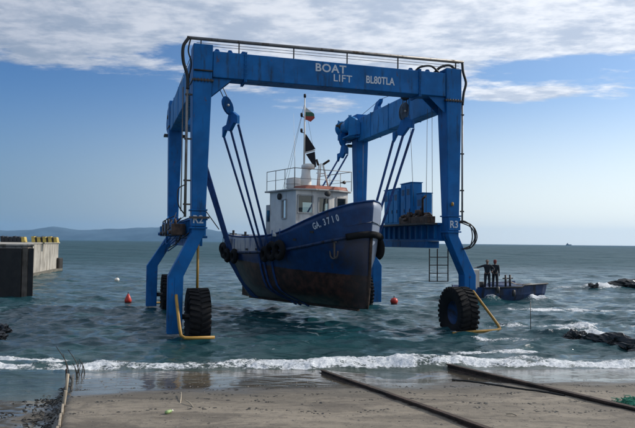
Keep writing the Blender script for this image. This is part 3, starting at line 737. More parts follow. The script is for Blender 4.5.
rim = MB().lathe([(.001, -.05), (.16, -.05), (.18, -.12), (.24, -.12), (.30, -.02), (.40, -.10), (.44, -.22), (.46, -.24), (.46, .24), (.44, .22), (.40, .10), (.30, .05), (.001, .05)], 28, axis='X')
for k in range(8):
    a = k * math.pi / 4; rim.tube([(-.14, math.cos(a) * .205, math.sin(a) * .205), (-.08, math.cos(a) * .205, math.sin(a) * .205)], .02, 6)
wheel = rim.build('wheel', mat('wheel_rim_paint', (.004, .035, .11), .6, var=.3, dirt=(.02, .02, .02), dirt_amt=.5), lift, loc=(.34, .40, .66))
tyre_mesh().build('tyre', M['rubber'], wheel)
MB().tube([(-.56, 0, 0), (-.02, 0, 0)], .09, 12).build('axle', M['steel'], wheel)
for (s_, e_) in ((1, 0), (0, 1), (1, 1)):
    c = dup(wheel, lift, (mw(.34 - .16 * e_, s_), ml(.40, e_) if e_ else -.35, .66), (R(33 * (s_ + 1)), 0, 0 if s_ == 0 else math.pi))
# yellow bumper bars around the wheels
for s_ in (0, 1):
    f = lambda a: mw(a, s_)
    if s_ == 0: path_ = [(-.42, -.02, 1.42), (-.42, -.12, 1.30), (-.36, -.80, .42), (-.33, -.95, .22), (-.22, -1.0, .15), (.0, -1.0, .14), (.72, -1.0, .14)]
    else: path_ = [(-.47, -.02, 1.42), (-.50, -.15, 1.30), (-.76, -1.25, .30), (-.78, -1.36, .17), (-.60, -1.40, .12), (.0, -1.4, .10), (1.15, -1.4, .06)]
    P('bumper_bar', MB().tube([(f(a), b, c) for a, b, c in path_], .052, 10), 'yellow', 0, label='yellow bent bumper bar in front of the %s near wheel' % ('left', 'right')[s_])
    P('bumper_bar', MB().tube([(f(-.66), L_ + .02, 1.38), (f(-.70), L_ + .9, .25), (f(-.5), L_ + 1.0, .14), (f(.86), L_ + 1.0, .14)], .05, 8), 'yellow', 0)
P('steering_rod', MB().tube([(.34, .6, 1.5), (.34, .6, 3.3)], .045, 8), 'yellow', 0)

# lettering on the crossbeam and the leg plates
def lettering(txt, loc, size, parent, m, rot=(R(90), 0, 0), sx=1.0, bold=0.0, name='lettering', space=1.0):
    cu = bpy.data.curves.new(name, 'FONT'); cu.body = txt; cu.size = size; cu.extrude = .004; cu.offset = bold; cu.space_character = space
    cu.materials.append(M[m]); tmp = bpy.data.objects.new('tmp', cu); col.objects.link(tmp); bpy.context.view_layer.update()
    me = bpy.data.meshes.new_from_object(tmp.evaluated_get(bpy.context.evaluated_depsgraph_get())); bpy.data.objects.remove(tmp); me.name = name
    o = bpy.data.objects.new(name, me); col.objects.link(o); o.parent = parent; o.location = loc; o.rotation_euler = rot; o.scale = (sx, 1, 1); return o
lettering('BOAT', (4.28, .012, 9.29), .40, lift, 'letter', sx=1.06, bold=.009, space=1.08)
lettering('LIFT', (4.96, .012, 8.98), .36, lift, 'letter', sx=1.05, bold=.004, space=1.08)
lettering('BL80TLA', (6.22, .012, 9.02), .38, lift, 'letter', sx=.78, bold=.008)
def plate(side, txt):
    a, b = sorted((mw(.04, side), mw(.53, side)))
    o = P('number_plate', MB().box(a, b, .02, .045, 3.70, 4.19), 'blue', .005)
    lettering(txt, (a + .03, .012, 3.80), .38, lift, 'letter', bold=.006, sx=.88)
plate(0, 'R2'); plate(1, 'R3')

# ------------------------------------------------------------------ the boat
BU = Vector((-.561, .827)).normalized(); BO = Vector((1.95, 25.5)); BN = Vector((-BU.y, BU.x))
boat = empty('fishing_boat', (BO.x, BO.y, 0), math.atan2(BU.y, BU.x), label='blue hulled workboat with white wheelhouse and rusty bottom hanging in the hoist slings', cat='boat')
ST = [  # per level: list of (s, t, z) from stem to transom
 [(.05, 0, .66), (.15, .05, .64), (.4, .06, .63), (.8, .07, .62), (1.3, .07, .61), (2.1, .08, .60), (3.5, .08, .58), (5, .08, .56), (7, .08, .53), (8.5, .07, .51), (9.5, .06, .50)],
 [(0, 0, .90), (.1, .06, .88), (.35, .10, .86), (.75, .16, .84), (1.25, .24, .82), (2.1, .38, .80), (3.5, .52, .78), (5, .56, .76), (7, .48, .74), (8.5, .34, .74), (9.55, .22, .76)],
 [(-.05, 0, 1.3), (.05, .10, 1.3), (.3, .2, 1.28), (.7, .36, 1.26), (1.2, .56, 1.25), (2.0, .86, 1.22), (3.5, 1.22, 1.2), (5, 1.32, 1.2), (7, 1.18, 1.22), (8.5, .86, 1.28), (9.6, .56, 1.32)],
 [(-.10, 0, 2.0), (0, .14, 2.0), (.27, .33, 2.0), (.7, .58, 2.0), (1.2, .88, 2.0), (2, 1.22, 1.98), (3.5, 1.54, 1.95), (5, 1.62, 1.95), (7, 1.52, 1.98), (8.5, 1.28, 2.02), (9.72, 1.0, 2.06)],
 [(-.14, 0, 2.75), (-.04, .28, 2.75), (.24, .60, 2.72), (.65, .90, 2.66), (1.15, 1.12, 2.6), (2, 1.40, 2.5), (3.5, 1.64, 2.4), (5, 1.70, 2.34), (7, 1.62, 2.3), (8.5, 1.42, 2.32), (9.78, 1.16, 2.36)],
 [(-.20, 0, 3.50), (-.08, .28, 3.48), (.14, .62, 3.42), (.5, .96, 3.33), (1.05, 1.27, 3.22), (2, 1.58, 3.04), (3.5, 1.74, 2.86), (5, 1.78, 2.76), (7, 1.69, 2.70), (8.5, 1.48, 2.70), (9.8, 1.22, 2.72)],
 [(-.34, 0, 4.80), (-.20, .34, 4.76), (.05, .70, 4.68), (.44, 1.05, 4.55), (1.0, 1.36, 4.36), (2, 1.66, 4.03), (3.5, 1.78, 3.62), (5, 1.80, 3.44), (7, 1.71, 3.40), (8.5, 1.50, 3.45), (9.82, 1.24, 3.56)]]
lv = [[Vector(p_) for p_ in curve_pts(r_, 5)] for r_ in ST]     # 51 stations
NS = len(lv[0])
cols_ = [curve_pts([lv[j][i] for j in range(7)], 5) for i in range(NS)]   # each column 31 levels
full = []
for i in range(NS):
    c = [Vector(p_) for p_ in cols_[i]]
    for p_ in c: p_.y = max(p_.y, 0.0)
    full.append([(p_.x, -p_.y, p_.z) for p_ in reversed(c[:])] + [(p_.x, p_.y, p_.z) for p_ in c])
hm_ = MB().grid(full)
# transom
hm_.f.append(tuple(len(hm_.v) - len(full[-1]) + k for k in range(len(full[-1])))); hm_.sm.append(False)
hull = hm_.build('hull', M['hull'], boat, weld=True)
sol = hull.modifiers.new('plating', 'SOLIDIFY'); sol.thickness = .05; sol.offset = -1
def rail_pt(i, off=0.0, dz=0.0):
    p_ = cols_[i][-1]; return (p_.x + (off * .6 if i < 6 else 0), max(p_.y - off, 0), p_.z + dz)
def hull_at(s, z, side=1):
    best = min(range(NS), key=lambda i: abs(lv[3][i].x - s)); c = cols_[best]
    k = min(range(len(c)), key=lambda k: abs(c[k].z - z)); return Vector((c[k].x, side * max(c[k].y, 0), c[k].z))
deck_rows = []
for i in range(2, NS):
    p_ = cols_[i][-1]; z = p_.z - .80; k = min(range(len(cols_[i])), key=lambda k: abs(cols_[i][k].z - z)); yy = cols_[i][k].y - .03
    deck_rows.append([(p_.x, -yy, z), (p_.x, 0, z + .04), (p_.x, yy, z)])
MB().grid(deck_rows).build('deck', M['grey'], boat)
pr = [rail_pt(i, 0, .02) for i in range(0, NS)]
path = [(x_, -y_, z_) for x_, y_, z_ in reversed(pr[1:])] + pr
MB().tube(path, .032, 8).build('rail_cap', bpy.data.materials['strake_paint'] if 'strake_paint' in bpy.data.materials else M['strap'], boat)
# rubbing strake (follows belt level) and the fat bow fender
bl = [Vector(q_) for q_ in lv[5]]
strake = [(p_.x, -max(p_.y, 0) - .03, p_.z) for p_ in reversed(bl[1:])] + [(p_.x - (.04 if i_ < 3 else 0), max(p_.y, 0) + .03, p_.z) for i_, p_ in enumerate(bl)]
MB().tube(strake, .06, 8).build('rubbing_strake', mat('strake_paint', (.012, .035, .10), .6, dirt=(.02, .02, .02), dirt_amt=.5), boat)
bf = [(p_.x, -max(p_.y, 0) - .10, p_.z + .02) for p_ in reversed(bl[1:13])] + [(bl[0].x - .13, 0, bl[0].z + .02)] + [(p_.x - .02, max(p_.y, 0) + .10, p_.z + .02) for p_ in bl[1:13]]
MB().tube(bf, .13, 12).build('bow_fender', M['rubber'], boat)
# stem bar, keel shoe, rudder, propeller
stem = [(lv_[0].x - .03, 0, lv_[0].z) for lv_ in lv[:6]]
MB().tube(stem, .06, 8).build('stem_bar', M['rust'], boat)
MB().bar((.55, 0, .585), (9.45, 0, .455), .13, .12).build('keel_shoe', M['rust'], boat, bevel=.01)
MB().prism([(9.62, .45), (10.25, .48), (10.2, 1.9), (9.8, 2.0)], lambda a, b: (a, -.03, b), lambda a, b: (a, .03, b)).build('rudder', M['rust'], boat)
pm = MB().lathe([(.001, -.15), (.09, -.1), (.1, .1), (.001, .2)], 12, (9.62, .0, 1.05), 'X')
for k in range(4):
    a = k * math.pi / 2 + .4; c_, s2 = math.cos(a), math.sin(a)
    f_ = lambda r_, q_, x_: (9.62 + x_, c_ * r_ - s2 * q_, 1.05 + s2 * r_ + c_ * q_)
    pm.quadlist([f_(.05, -.05, .06), f_(.30, -.17, .1), f_(.42, 0, 0), f_(.30, .17, -.1), f_(.05, .05, -.06)], [(0, 1, 2, 3, 4)])
pm.build('propeller', mat('propeller_bronze', (.28, .19, .08), .45, .6), boat)
# anchor hanging on the bow side
an = hull_at(.75, 2.75) + Vector((-.02, .10, 0))
am = MB().bar(an + Vector((0, 0, -.15)), an + Vector((0, .02, .55)), .06)
am.tube(curve_pts([an + Vector((-.26, .03, .10)), an + Vector((-.2, .03, -.12)), an + Vector((0, .03, -.2)), an + Vector((.2, .03, -.12)), an + Vector((.26, .03, .10))], 4), .035, 6)
am.bar(an + Vector((-.14, .02, .45)), an + Vector((.14, .02, .45)), .04)
am.build('anchor', mat('anchor_galvanised', (.12, .11, .10), .6, .3, dirt=(.1, .05, .03), dirt_amt=.5), boat)
# tyre fenders
def fender(sv, zv, side=1, r1=.26, r2=.12, sq=1.0, tilt=0.0):
    p_ = hull_at(sv, zv, side); m = MB(); n1, n2 = 20, 8; rows = []
    for i in range(n1 + 1):
        a = 2 * math.pi * i / n1
        rows.append([((r1 + r2 * math.cos(b)) * math.cos(a), r2 * math.sin(b) * .9, (r1 + r2 * math.cos(b)) * math.sin(a) * sq) for b in [2 * math.pi * k / n2 for k in range(n2 + 1)]])
    m.grid(rows); o = m.build('fender_tyre', M['rubber'], boat, weld=True, loc=p_ + Vector((0, side * .14, 0)), rot=(tilt * side, 0, random.uniform(-.2, .2)))
    top_ = Vector((0, -side * .0, (r1 + r2) * sq)); MB().tube([top_, top_ + Vector((0, -side * .02, .45))], .018, 5).build('rope', M['strap'], o)
for a in ((9.5, 2.72, 1, .26, .13), (9.0, 2.55, 1, .24, .12), (9.8, 2.85, 1, .2, .11), (7.9, 2.55, 1, .24, .13), (4.1, 2.80, 1, .29, .14), (3.5, 2.88, 1, .30, .14), (4.75, 2.7, 1, .24, .12)): fender(*a)
fender(.30, 3.0, -1, .13, .13, 1.7)
fender(5.0, 2.7, -1, .3, .14); fender(7.8, 2.6, -1, .3, .14)
# name on the bow bulwark
nb = hull_at(1.35, 3.9); nb2 = hull_at(.4, 4.1)
idx = lambda s: min(range(NS), key=lambda i: abs(cols_[i][-1].x - s))
def bulw(s, dz):
    i = max(k_ for k_ in range(NS - 1) if cols_[k_][-1].x <= s); f = (s - cols_[i][-1].x) / (cols_[i + 1][-1].x - cols_[i][-1].x); res = []
    for c in (cols_[i], cols_[i + 1]):
        z = c[-1].z - dz; k = max(k_ for k_ in range(len(c) - 1) if c[k_].z <= z); g = (z - c[k].z) / (c[k + 1].z - c[k].z); res.append(c[k].lerp(c[k + 1], g))
    return res[0].lerp(res[1], f)
txt = 'GA.3710'
for i, ch in enumerate(txt):       # letters follow the plating one by one
    f_ = i / 6.0; sc_ = 1.48 - .95 * f_; lo = bulw(sc_, .50); hi = bulw(sc_, .10); nx_t = bulw(sc_ - .4, .50)
    xd = (nx_t - lo).normalized(); up_ = (hi - lo).normalized(); zd = xd.cross(up_).normalized(); yd = zd.cross(xd)
    o = lettering(ch, (0, 0, 0), .36, boat, 'letter', sx=.80, bold=.010, name='hull_letter')
    o.matrix_local = Matrix.Translation(lo + zd * .035) @ Matrix((xd, yd, zd)).transposed().to_4x4() @ Matrix.Diagonal((.62, 1, 1, 1))
# wheelhouse: walls with real window openings
def wall_holes(p0, p1, z0, z1, th, holes, zt0=None):
    p0 = Vector(p0); p1 = Vector(p1); Ln = (p1 - p0).length; u = (p1 - p0) / Ln; n = Vector((-u.y, u.x)) * th
    us = sorted({0, Ln, *[h[0] for h in holes], *[h[1] for h in holes]}); zs = sorted({z0, z1, *[h[2] for h in holes], *[h[3] for h in holes]}); m = MB()
    for a, b in zip(us, us[1:]):
        for c, d_ in zip(zs, zs[1:]):
            if any(h[0] <= (a + b) / 2 <= h[1] and h[2] <= (c + d_) / 2 <= h[3] for h in holes): continue
            A, B = p0 + u * a, p0 + u * b
            m.hexa([(A.x, A.y, c), (B.x, B.y, c), (B.x + n.x, B.y + n.y, c), (A.x + n.x, A.y + n.y, c), (A.x, A.y, d_), (B.x, B.y, d_), (B.x + n.x, B.y + n.y, d_), (A.x + n.x, A.y + n.y, d_)])
    return m, u, n
house_parent = boat
fs, as_, hw = 2.95, 5.25, 1.34
Z0, Z1 = 2.72, 5.36
walls = [((as_, hw), (fs + .15, hw), [(1.05, 1.42, 4.2, 5.0)]),
         ((fs + .15, hw), (fs, .42), [(.08, .76, 4.42, 5.16)]),
         ((fs, .42), (fs, -.42), [(.10, .62, 4.45, 5.08)]),
         ((fs, -.42), (fs + .15, -hw), [(.22, .78, 4.45, 5.12)]),
         ((fs + .15, -hw), (as_, -hw), [(.2, .9, 4.2, 5.0), (1.2, 1.8, 4.2, 5.0)]),
         ((as_, -hw), (as_, hw), [(.2, 1.0, 4.2, 5.05), (1.5, 2.3, 4.2, 5.05)])]
hm2 = MB(); panes = []
for p0, p1, holes in walls:
    m, u, n = wall_holes(p0, p1, Z0, Z1, .05, holes); hm2.v, b0 = hm2.v, len(hm2.v); hm2.v += m.v; hm2.f += [tuple(i + b0 for i in f) for f in m.f]; hm2.sm += m.sm
    panes.append((p0, u, n, holes))
house = hm2.build('wheelhouse', M['white'], boat)
for p0, u, n, holes in panes:
    p0 = Vector(p0)
    for a, b, c, d_ in holes:
        A = p0 + u * a - n * .3; B = p0 + u * b - n * .3
        fr = MB(); e = .035
        for q0, q1 in (((A, c), (B, c)), ((B, c), (B, d_)), ((B, d_), (A, d_)), ((A, d_), (A, c))):
            fr.bar((q0[0].x, q0[0].y, q0[1]), (q1[0].x, q1[0].y, q1[1]), e * 1.6)
        wf = fr.build('window', M['grey'], house)
        g = n * .55; MB().quadlist([(A.x + g.x, A.y + g.y, c), (B.x + g.x, B.y + g.y, c), (B.x + g.x, B.y + g.y, d_), (A.x + g.x, A.y + g.y, d_)], [(0, 1, 2, 3)]).build('pane', M['glass'], house)
MB().box(fs + .12, as_ - .1, -hw + .08, hw - .08, 2.74, 2.80).build('cabin_floor', M['dark'], boat)
MB().box(fs + .25, fs + .75, -.8, .9, 2.82, 4.05).build('helm_console', M['dark'], boat, bevel=.03)
roof_poly = [(as_ + .22, hw + .16), (fs + .1, hw + .16), (fs - .24, hw - .75), (fs - .24, -hw + .75), (fs + .1, -hw - .16), (as_ + .22, -hw - .16)]
MB().prism(roof_poly, lambda a, b: (a, b, Z1 + .002), lambda a, b: (a, b, Z1 + .07)).build('roof', M['grey'], boat, bevel=.015)
vis = [(fs + .9, hw - .3), (fs - .02, hw - .35), (fs - .2, hw - .75), (fs - .2, -hw + .7), (fs + .1, -hw + .0), (fs + .9, -hw + .05)]
MB().prism(vis, lambda a, b: (a, b, Z1 + .073), lambda a, b: (a + (.15 if a < fs else 0), b * .93, Z1 + .23)).build('roof_coaming', M['orange'], boat, bevel=.02)
# door box aft of the house
MB().box(5.30, 5.85, .35, 1.20, 2.72, 4.85).build('aft_locker', M['grey'], boat, bevel=.02)
MB().box(5.42, 5.72, 1.203, 1.225, 4.1, 4.6).build('locker_window', M['glass'], boat)
# roof railing
rail = MB(); zt = Z1 + .92
loop = [(as_ + .15, hw + .08), (fs + .15, hw + .08), (fs + .0, -hw - .08), (as_ + .15, -hw - .08)]
LP = [Vector(q_) for q_ in loop]
rail.tube([(q_.x, q_.y, zt) for q_ in LP], .016, 6)
rail.tube([(q_.x, q_.y, Z1 + .5) for q_ in LP], .010, 6)
for (a, b, n_) in ((LP[0], LP[1], 3), (LP[1], LP[2], 1), (LP[2], LP[3], 3)):
    for k in range(n_ + 1):
        q_ = a.lerp(b, k / n_); rail.tube([(q_.x, q_.y, Z1 + .07), (q_.x, q_.y, zt)], .016, 6)
rail.build('roof_railing', M['pipe'], boat)
# roof gear: drum, funnel, mast, horn, search light, A-frame
MB().lathe([(.001, 0), (.30, 0), (.32, .05), (.32, .40), (.30, .46), (.12, .50), (.001, .50)], 20, (4.45, .62, Z1 + .16)).lathe([(.33, .2), (.34, .2), (.34, .25), (.33, .25)], 20, (4.45, .62, Z1 + .16)).build('life_raft_drum', M['white'], boat)
MB().bar((4.2, .45, Z1 + .11), (4.7, .45, Z1 + .11), .08).bar((4.2, .78, Z1 + .11), (4.7, .78, Z1 + .11), .08).build('drum_cradle', M['steel'], boat)
ms, mt = 4.45, -.02
MB().lathe([(.26, 0), (.24, .6), (.20, .75), (.19, 1.0), (.001, 1.0)], 18, (ms, mt, Z1 + .07)).build('mast_foot', M['white'], boat)
MB().lathe([(.001, 0), (.28, 0), (.31, .06), (.30, .16), (.2, .22), (.001, .24)], 20, (ms, mt - .12, Z1 + 1.10)).build('radar_dome', M['white'], boat)
MB().box(ms - .1, ms + .1, mt - .22, mt, Z1 + 1.06, Z1 + 1.10).build('radar_bracket', M['steel'], boat)
mast = MB().tube([(ms, mt + .1, Z1 + 1.0), (ms, mt + .1, 9.60)], .045, 8, taper=.6).tube([(ms, mt + .1, Z1 + .8), (ms, mt + .1, Z1 + 1.1)], .07, 8).build('mast', M['white'], boat)
for z in (9.62, 8.75, 8.05):
    off = .16 if z < 9.5 else 0
    lamp = MB().lathe([(.001, 0), (.055, .01), (.06, .13), (.05, .17), (.001, .18)], 10, (ms, mt + .1 + off, z))
    if off: lamp.bar((ms, mt + .1, z), (ms, mt + .1 + off, z), .03)
    lamp.build('mast_lamp', M['black'], mast)
for (a, b, c) in ((.9, .85, .3), (-.9, 1.0, .3), (.2, -1.0, .2)):
    MB().tube([(ms + c, b, Z1 + .1), (ms, mt + .1, 9.4)], .007, 4).build('stay_wire', M['cable'], mast)
MB().tube([(4.9, .25, Z1 + .1), (4.95, .27, 8.0)], .011, 5, taper=.4).build('whip_aerial', M['white'], boat)
MB().tube([(4.6, .45, Z1 + .1), (4.7, .5, 8.9)], .009, 5, taper=.4).build('whip_aerial', M['white'], boat)
def cloth(poly, m, name):
    mb = MB().prism(poly, lambda a, b: (ms - a * .55, mt + .06 - a * .83 + .03 * math.sin(b * 9), b), lambda a, b: (ms - a * .55 + .008, mt + .055 - a * .83 + .03 * math.sin(b * 9), b))
    return mb.build(name, m, mast)
def flag_mat():
    m = bpy.data.materials.new('ensign_cloth'); m.use_nodes = True; t = NT(m.node_tree); t.n.clear()
    pb = t.new('ShaderNodeBsdfPrincipled'); o = t.new('ShaderNodeOutputMaterial'); t.l.new(pb.outputs[0], o.inputs[0])
    z = t.sep(t.new('ShaderNodeTexCoord').outputs['Object'])[2]
    c = t.mix(t.math('GREATER_THAN', z, 8.98), t.mix(t.math('GREATER_THAN', z, 8.80), (.40, .07, .05), (.05, .15, .09)), (.60, .58, .52))
    t.put(pb.inputs['Base Color'], c); pb.inputs['Roughness'].default_value = .9; return m
cloth([(0, 9.22), (.14, 9.1), (.36, 8.92), (.42, 8.72), (.26, 8.55), (.10, 8.62), (0, 8.65)], flag_mat(), 'ensign')
sg = cloth([(0, 8.0), (.06, 7.98), (.46, 7.35), (.36, 7.30), (.0, 7.12)], M['flag_black'], 'signal_flag')
cloth([(.03, 7.20), (.46, 7.32), (.46, 7.25), (.05, 7.13)], M['white'], 'signal_flag_stripe')
cloth([(.06, 7.10), (.46, 7.22), (.52, 6.55), (.46, 6.50)], M['flag_black'], 'signal_flag')
# A-frame derrick on the foredeck roof
af = MB(); zb = Z1 + .30
for q_ in (-.28, .28): af.tube([(3.6, -.35 + q_ * 1.0, zb), (3.75, -.35 + q_ * .35, zb + .95)], .04, 8)
af.tube([(3.9, -.35, zb), (3.75, -.35, zb + 1.0)], .03, 6); af.bar((3.72, -.6, zb + .55), (3.72, -.1, zb + .55), .04); af.build('derrick_frame', M['white'], boat)
MB().tube([(3.75, -.45, zb + .95), (3.7, -.75, zb + 1.15)], .05, 8).tube([(3.75, -.2, zb + .9), (3.75, -.1, zb + 1.15)], .05, 8).build('derrick_block', M['rust'], boat)
sl = MB().lathe([(.001, -.1), (.10, -.08), (.13, .06), (.12, .08), (.001, .08)], 14, (0, 0, 0), 'X')
sl.build('search_light', M['dark'], boat, loc=(fs - .38, .12, Z1 - .12), rot=(0, 0, math.pi))
MB().lathe([(.02, 0), (.03, .15), (.08, .3), (.001, .3)], 10, (0, 0, 0), 'X').build('horn', M['steel'], boat, loc=(fs - .1, -.75, Z1 + .40), rot=(0, 0, math.pi))
MB().lathe([(.001, -.03), (.14, -.03), (.14, .03), (.001, .03)], 16, (0, 0, 0), 'Y').build('life_ring_bracket', M['dark'], boat, loc=(as_ - .9, hw + .06, 5.15))
# deck fittings: bitts, hatch, stern rail post, small white cap on bulwark
for sv, tv in ((8.9, .6), (8.9, -.6), (.9, 0.0), (9.5, .95)):
    zb = cols_[idx(sv)][-1].z - .78
    MB().tube([(sv, tv, zb), (sv, tv, zb + 1.0)], .06, 10).bar((sv, tv - .18, zb + .82), (sv, tv + .18, zb + .82), .05).build('mooring_bitt', M['black'], boat)
MB().box(6.7, 7.9, -.6, .6, 2.66, 3.05).build('deck_hatch', M['grey'], boat, bevel=.03)
MB().box(3.9, 4.15, 1.74, 1.84, 3.42, 3.58).build('fairlead', M['white'], boat, bevel=.02)
for sv in (1.6, 2.6, 3.6, 4.6, 5.6, 6.6):
    p_ = bulw(sv, .55); MB().box(-.10, .10, -.02, .03, -.045, .045).build('freeing_port', M['dark'], boat, loc=p_, rot=(0, 0, 0))

# ------------------------------------------------------------------ slings (parts of the hoist), built in hoist coordinates
inv_lift = (Matrix.Translation((-4.225, 21.94, 0)) @ Matrix.Rotation(CA, 4, 'Z')).inverted()
boat_m = Matrix.Translation((BO.x, BO.y, 0)) @ Matrix.Rotation(math.atan2(BU.y, BU.x), 4, 'Z')
b2l = inv_lift @ boat_m
def hull_ring(s0, s1, off=.03):
    """points around the hull from starboard rail under the keel to port rail, drifting from s0 to s1"""
    def colm(s):
        i = min(range(NS), key=lambda i: abs(lv[3][i].x - s)); return cols_[i]
    A = [Vector((p_.x, max(p_.y, 0) + off, p_.z)) for p_ in reversed(colm(s0))]; B = [Vector((p_.x, -max(p_.y, 0) - off, p_.z)) for p_ in colm(s1)]
    A = [p_ for p_ in A if p_.z < 2.9]; B = [p_ for p_ in B if p_.z < 2.9]
    mid_s = A[-1].x - .25
    for k, p_ in enumerate(B): p_.x += (mid_s - s1) * (1 - k / len(B))
    low = Vector((mid_s, 0, .44 - off)); return [b2l @ p_ for p_ in A[::2] + [low]], [b2l @ p_ for p_ in [low] + B[::2]]
def ribbon(pts, wv, th, name='sling_strap', m='strap'):
    mb = MB(); wd = (b2l.to_3x3() @ Vector((1, 0, 0))).normalized() * wv / 2; pts = [Vector(p_) for p_ in pts]; rows = []
    for i, p_ in enumerate(pts):
        t_ = (pts[min(i + 1, len(pts) - 1)] - pts[max(0, i - 1)]).normalized(); n = wd.cross(t_).normalized() * th / 2
        rows.append([p_ - wd - n, p_ + wd - n, p_ + wd + n, p_ - wd + n, p_ - wd - n])
    mb.grid(rows, smooth=False); return P(name, mb, m, 0, weld=True)
def block(name, top_, c, yaw_dir, sheave_r=.24):
    """upper sheave block hanging on two falls and the yoke with its plate"""
    t_ = Vector(top_); c = Vector(c); ax = Vector((c.x - t_.x, c.y - t_.y, c.z - t_.z)).normalized()
    P('hoist_cable', MB().tube([t_ + Vector((-.08, 0, 0)), c + Vector((-.06, 0, .55))], .018, 6).tube([t_ + Vector((.08, 0, 0)), c + Vector((.10, 0, .55))], .018, 6), 'cable', 0)
    P('top_sheave', MB().lathe([(.001, -.05), (.2, -.05), (.17, 0), (.2, .05), (.001, .05)], 16, t_, 'Y').box(t_.x - .35 if t_.x > 5 else t_.x - .55, t_.x + .55 if t_.x > 5 else t_.x + .35, t_.y - .07, t_.y + .07, t_.z - .05, t_.z + .06), 'steel', 0)
def yoke(cc, direction, half, drop, falls, h=.55, plate='steel'):
    """cc: yoke centre; direction: unit vector along the yoke; drop: how far the aft end hangs lower"""
    cc = Vector(cc); dr = Vector(direction); a = cc + dr * half - Vector((0, 0, drop)); b = cc - dr * half + Vector((0, 0, drop))
    apex = cc + Vector((0, 0, .42)); nrm = dr.cross(Vector((0, 0, 1))).normalized() * .07
    poly = [b + Vector((0, 0, -.18)), b + Vector((0, 0, .14)) , apex + (b - cc) * .35 + Vector((0, 0, .02)), apex - (b - cc) * .18 + Vector((0, 0, .0)), cc + (a - cc) * .45 + Vector((0, 0, .10)), a + Vector((0, 0, .12)), a + Vector((0, 0, -.30)), cc + (a - cc) * .62 + Vector((0, 0, -.08)), cc + Vector((0, 0, -.26)), cc + (b - cc) * .6 + Vector((0, 0, -.05))]
    m = MB(); n = len(poly); m.v = [tuple(p_ - nrm) for p_ in poly] + [tuple(p_ + nrm) for p_ in poly]; m.f = [tuple(range(n))[::-1], tuple(range(n, 2 * n))] + [(i, (i + 1) % n, n + (i + 1) % n, n + i) for i in range(n)]; m.sm = [False] * (n + 2)
    P('sling_yoke', m, 'blue', .015)
    # sheave cheeks above
    for t_ in falls:
        t_ = Vector(t_); ctr = apex + (t_ - apex).normalized() * h * .62; axd = (t_ - apex).normalized(); sd_ = Vector((0, 1, 0)).cross(axd).normalized()
        oval = [(math.cos(k * math.pi / 8) * .19, math.sin(k * math.pi / 8) * h * .68) for k in range(16)]
        mk = MB()
        for q0, q1 in ((-.11, -.06), (.06, .11)): mk.prism(oval, lambda a_, b_: ctr + sd_ * a_ + axd * b_ + Vector((0, q0, 0)), lambda a_, b_: ctr + sd_ * a_ + axd * b_ + Vector((0, q1, 0)))
        mk2 = P('hook_block', mk, 'plate' if cc.x > 5 and cc.y < 5 else 'blue', .01)
        MB().lathe([(.001, -.055), (.17, -.055), (.14, 0), (.17, .055), (.001, .055)], 16, ctr, 'Y').build('sheave', M['steel'], mk2)
        MB().lathe([(.001, -.13), (.05, -.13), (.05, .13), (.001, .13)], 12, ctr, 'Y').build('pin', M['grey'], mk2)
    return a, b
bud = (b2l.to_3x3() @ Vector((1, 0, 0))).normalized()
# front left, front right, rear left, rear right
def rig(top_, cc, half, drop, side, s_list, n, wv, h=.55, ring=None):
    falls = [top_]
    block('b', top_, cc, None)
    a, b = yoke(cc, bud, half, drop, falls, h)
    ends = []
    for k in range(n):
        f_ = k / (n - 1) if n > 1 else .5; p0 = a.lerp(b, f_) + Vector((0, 0, -.2)); s_ = s_list[0] + (s_list[1] - s_list[0]) * f_
        ends.append((p0, s_))
    return ends
eFL = rig((1.22, 2.9, 9.45), (1.83, 3.1, 7.72), .62, .13, 1, (5.5, 4.4), 3, .12)
eFR = rig((8.98, 2.6, 9.30), (9.02, 2.85, 7.92), .62, .16, -1, (2.0, 1.0), 3, .12)
eRL = rig((1.22, 9.0, 9.35), (1.40, 9.2, 7.7), .16, .03, 1, (9.05, 8.85), 2, .26)
eRR = rig((8.95, 10.3, 9.30), (8.95, 10.2, 7.85), .42, .10, -1, (8.6, 7.8), 2, .12)
for k in range(3):
    ra_, rb_ = hull_ring(eFL[k][1], eFR[k][1]); ribbon([eFL[k][0]] + ra_ + rb_[1:] + [eFR[k][0]], .13, .035)
for k in range(2):
    ra_, rb_ = hull_ring(eRL[k][1], eRR[k][1]); ribbon([eRL[k][0]] + ra_, .34, .035); ribbon(rb_ + [eRR[k][0]], .12, .035)

# ------------------------------------------------------------------ workboat behind the right wheel, two people
WBD = Vector((4.73, 2.66)).normalized(); wb = empty('work_barge', (11.3, 39.15, 0), math.atan2(WBD.y, WBD.x), label='low dark blue work barge afloat behind the right near wheel', cat='barge')
sec = [(-3.35, 1.1, .82), (-3.1, 1.35, .80), (-1.6, 1.4, .77), (-.35, 1.4, .79), (-.2, 1.4, .90), (1.4, 1.38, .92), (1.85, 1.30, .94)]
rows = []
for x_, hw_, zt in sec:
    rk = .12 if x_ > 1.5 else 0
    rows.append([(x_, -hw_, zt), (x_ - rk, -hw_ * .95, .35), (x_ - rk * 2.5, -hw_ * .75, -.35), (x_ - rk * 2.5, hw_ * .75, -.35), (x_ - rk, hw_ * .95, .35), (x_, hw_, zt), (x_, hw_ - .08, zt), (x_, hw_ - .1, zt - .12), (x_, -hw_ + .1, zt - .12), (x_, -hw_ + .08, zt), (x_, -hw_, zt)])
m_ = MB().grid(rows, smooth=False); 
for r_, fl_ in ((rows[0], 1), (rows[-1], 0)): m_.quadlist(r_[:10], [tuple(range(10))])
bargepaint = mat('barge_blue_paint', (.004, .030, .105), .5, var=.3, vscale=1.2, dirt=(.02, .018, .016), dirt_amt=.5, bump=.2)
m_.build('barge_hull', bargepaint, wb, bevel=.02)
